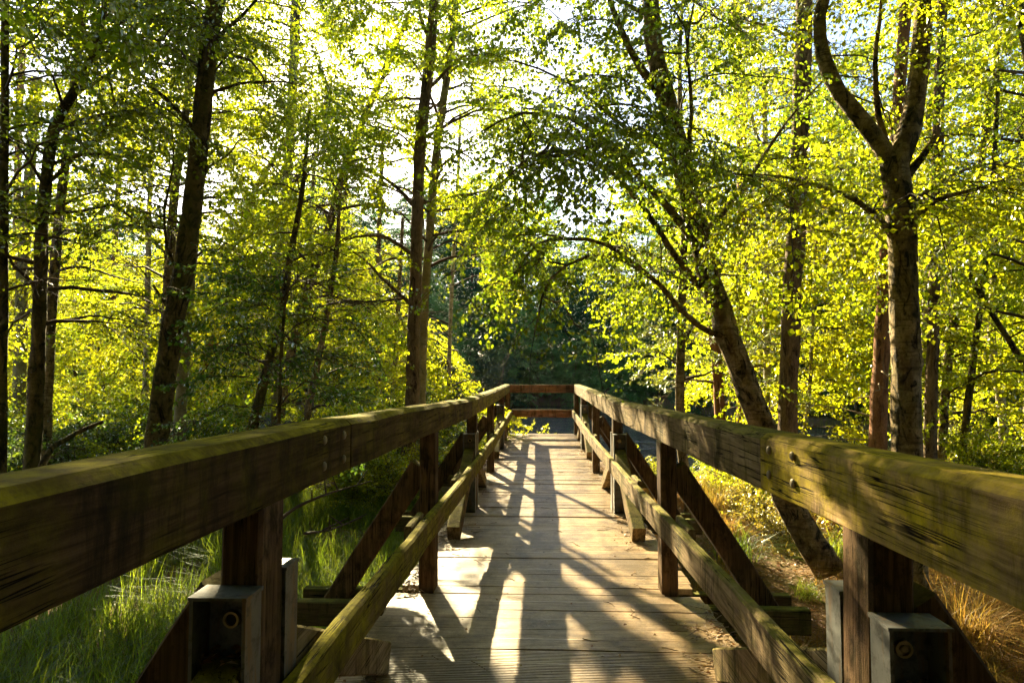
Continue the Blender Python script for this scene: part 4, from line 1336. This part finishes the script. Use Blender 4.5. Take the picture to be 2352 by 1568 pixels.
TU = [tuft(30, 'grass_dry'), tuft(31, 'grass_dry', 520, .42), tuft(32, 'grass', 380, .34)]
rg = random.Random(5)
for i, (x, y) in enumerate(scatter(84, (1.25, 8.5), (1.6, 11), .36, 12, lambda x, y: x / max(y, .5) < 1.15)):
    k = i % 3
    o = put('grass_tuft', TU[k])
    o.location = (x, y, float(ground_z(x, y)) - .01); o.rotation_euler = (0, 0, rg.uniform(0, 6.3)); s = rg.uniform(.7, 1.4); o.scale = (s, s, s * rg.uniform(.8, 1.1))
    lb = ('straw-coloured grass tussock ' if k < 2 else 'fresh green grass tuft ') + ('close to the right side of the walk' if x < 2.2 else ('around the leaning birch foot' if x < 4 else 'out among the bilberries')) + (', front of the picture' if y < 4 else (', middle distance' if y < 7.5 else ', towards the pond'))
    tag(o, lb, 'tussock', 'tussocks: ' + lb)


def litter(name, n, xf, label, mat, size, twigs, deck=False, seed=40):
    g = np.random.default_rng(seed)
    x, y = xf(g, n)
    z = (np.array([float(zd(q)) for q in y]) + .004 if deck else ground_z(x, y) + .006) + g.uniform(0, .012, len(x))
    P = np.column_stack([x, y, z])
    a = g.uniform(0, 6.3, len(x))
    d = np.column_stack([np.cos(a), np.sin(a), g.normal(0, .22, len(x))])
    nn = unit(np.column_stack([g.normal(0, .45, len(x)), g.normal(0, .45, len(x)), np.ones(len(x))]))
    L = leaf_pts(P, unit(d), nn, size * g.uniform(.5, 1.2, len(x)), False, .34)
    tag(put(name, mesh_np(name, L.reshape(-1, 3), [leaf_faces(len(L), False)], M[mat])), label, 'litter', kind='stuff')
    mb = MB()
    x, y = xf(g, twigs)
    for q in range(len(x)):
        z0 = float(zd(y[q])) + .006 if deck else float(ground_z(x[q], y[q])) + .012
        a = g.uniform(0, 6.3); Ln = g.uniform(.05, .22) if deck else g.uniform(.1, .5)
        t = np.linspace(-.5, .5, 4)[:, None]
        ln = np.array((x[q], y[q], z0)) + np.array((math.cos(a), math.sin(a), g.normal(0, .04))) * t * Ln + g.normal(0, .06 * Ln, (4, 3)) * np.array((1, 1, .3))
        mb.tube(ln, np.array((.003, .0028, .002, .001)) * (1 if deck else 1.6), 4, cap=False)
    tag(mb.build('twig_litter', M['deadtwig']), 'small fallen twigs ' + ('along the edges of the boardwalk' if deck else 'on the forest floor'), 'litter', kind='stuff')


def deck_edges(g, n):
    y = g.uniform(.9, 13.8, n)
    s = np.where(g.uniform(0, 1, n) < .5, -1, 1)
    x = s * (.95 - np.abs(g.normal(0, .13, n)))
    stray = g.uniform(0, 1, n) < .05
    x = np.where(stray, g.uniform(-.8, .8, n), x)
    k = (nz2(x * 2, y, 2.6, 3) > .0) | stray
    return x[k], y[k]


litter('dead_leaves', 5200, deck_edges, 'small brown dead leaves gathered along the boardwalk edges', 'leaf_dry', .024, 1100, True, 41)
litter('leaf_litter', 30000, lambda g, n: (np.where(g.uniform(0, 1, n) < .65, 1.0 + np.abs(g.normal(0, 3.2, n)), -1.0 - np.abs(g.normal(0, 3, n))), g.uniform(.6, 12.5, n)),
       'brown dead leaves covering the forest floor', 'leaf_dry', .048, 900, False, 42)

# fallen and broken branches
for nm, lb, D, pts, w0 in [('fallen_branch', 'fallen bare branch lying under the left handrail', 5.6, [(640, 1195, 5.2), (680, 1165, 5.4), (735, 1140, 5.6), (790, 1122, 5.9), (850, 1105, 6.2)], 8),
                           ('broken_branch', 'thick broken branch sticking up behind the left handrail', 6.0, [(20, 1330, 5.3), (100, 1060, 5.6), (150, 1010, 5.8), (195, 985, 6.0), (238, 968, 6.1)], 22),
                           ('fallen_branch', 'thin dry branch in the grass left of the near steel bracket', 4.6, [(700, 1225, 4.4), (760, 1215, 4.8), (830, 1188, 5.2)], 7)]:
    P = np.array(px_line(pts, D)); base = P[0].copy()
    mb = MB(); mb.tube(resample(P - base, .08), np.linspace(w0 * D / F / 2, w0 * .4 * D / F / 2, len(resample(P, .08))), 8)
    q = resample(P - base, .08)
    for j in range(4):
        p = q[int(len(q) * (.3 + .17 * j))]; e = p + np.array((random.uniform(-.1, .25), random.uniform(-.2, .2), random.uniform(.05, .25)))
        mb.tube(np.stack([p, (p + e) / 2, e]), [.008, .006, .003], 5, cap=False)
    o = mb.build(nm, M['birch_dark'] if nm == 'broken_branch' else M['twig'], None, True); o.location = base
    tag(o, lb, 'branch')


# ------------------------------------------------------------------ the wood goes on behind and beside the viewer
for i, (x, y) in enumerate(scatter(60, (-18, 18), (-16, -1.2), 1.9, 15, lambda x, y: abs(x) > 3.2 or y < -4.5)):
    place(TP[[1, 3, 4][i % 3]], 'birch_tree', 'unseen birch added behind the start of the walk to dim the sky light', 'tree', 'birches behind the viewer', x, y, random.uniform(1.2, 1.6), random.uniform(0, 6.3), lean=.04)


# ------------------------------------------------------------------ damp air
def haze(density):
    mb = MB()
    mb.box((0, 55, 11.5), (284, 234, 31))
    t = NT('damp_air')
    v = t.n('ShaderNodeVolumePrincipled', i_Density=density, i_Anisotropy=0.6)
    v.inputs['Color'].default_value = (0.90, 0.95, 1.0, 1)
    t.link(v.outputs[0], t.out.inputs['Volume'])
    o = mb.build('haze', t.m)
    return tag(o, 'thin bright haze in the air between the trees', 'haze', kind='stuff')


haze(0.00013)

for i, (x, y, s_) in enumerate([(-2.6, -2.2, 1.5), (2.7, -2.4, 1.5), (-1.2, -3.4, 1.6), (1.5, -3.8, 1.6), (0.2, -5.5, 1.7), (-4.2, -2.6, 1.5), (4.4, -2.9, 1.5)]):  # unseen trees added so their crowns keep sky light off the rails
    place(TP[[3, 1, 4][i % 3]], 'birch_tree', 'unseen birch added behind the start of the walk to dim the sky light', 'tree', 'birches behind the viewer', x, y, s_, i * 1.1)
for i, (x, y, h, lb) in enumerate([(-3.5, 2.4, 12.5, 'unseen tall birch added outside the left edge, crown dimming the sky over the walk'), (3.3, 2.2, 12.0, 'unseen tall birch added outside the right edge, crown dimming the sky over the walk'),
                                   (-3.3, -0.6, 12.5, 'unseen tall birch added left of the walk behind the viewer to dim the sky'), (3.4, -0.9, 12.0, 'unseen tall birch added right of the walk behind the viewer to dim the sky')]):  # added out of view as an overhead canopy that darkens the deck's shadows
    pr = PR_TALL if i else None
    if pr is None:
        PR_TALL = pr = proto_tree(905, 11.5, (5.2, 11.4), 60, (2.2, 3.6), 'birch_dark', 'leaf_near', 'mid', .11, 4, 1.1)
    place(pr, 'birch_tree', lb, 'tree', None, x, y, h / 11.5, i * 1.7)
print('triangles', sum(sum(len(p.vertices) - 2 for p in m.polygons) if len(m.polygons) < 2000 else len(m.loops) - 2 * len(m.polygons) for m in bpy.data.meshes))
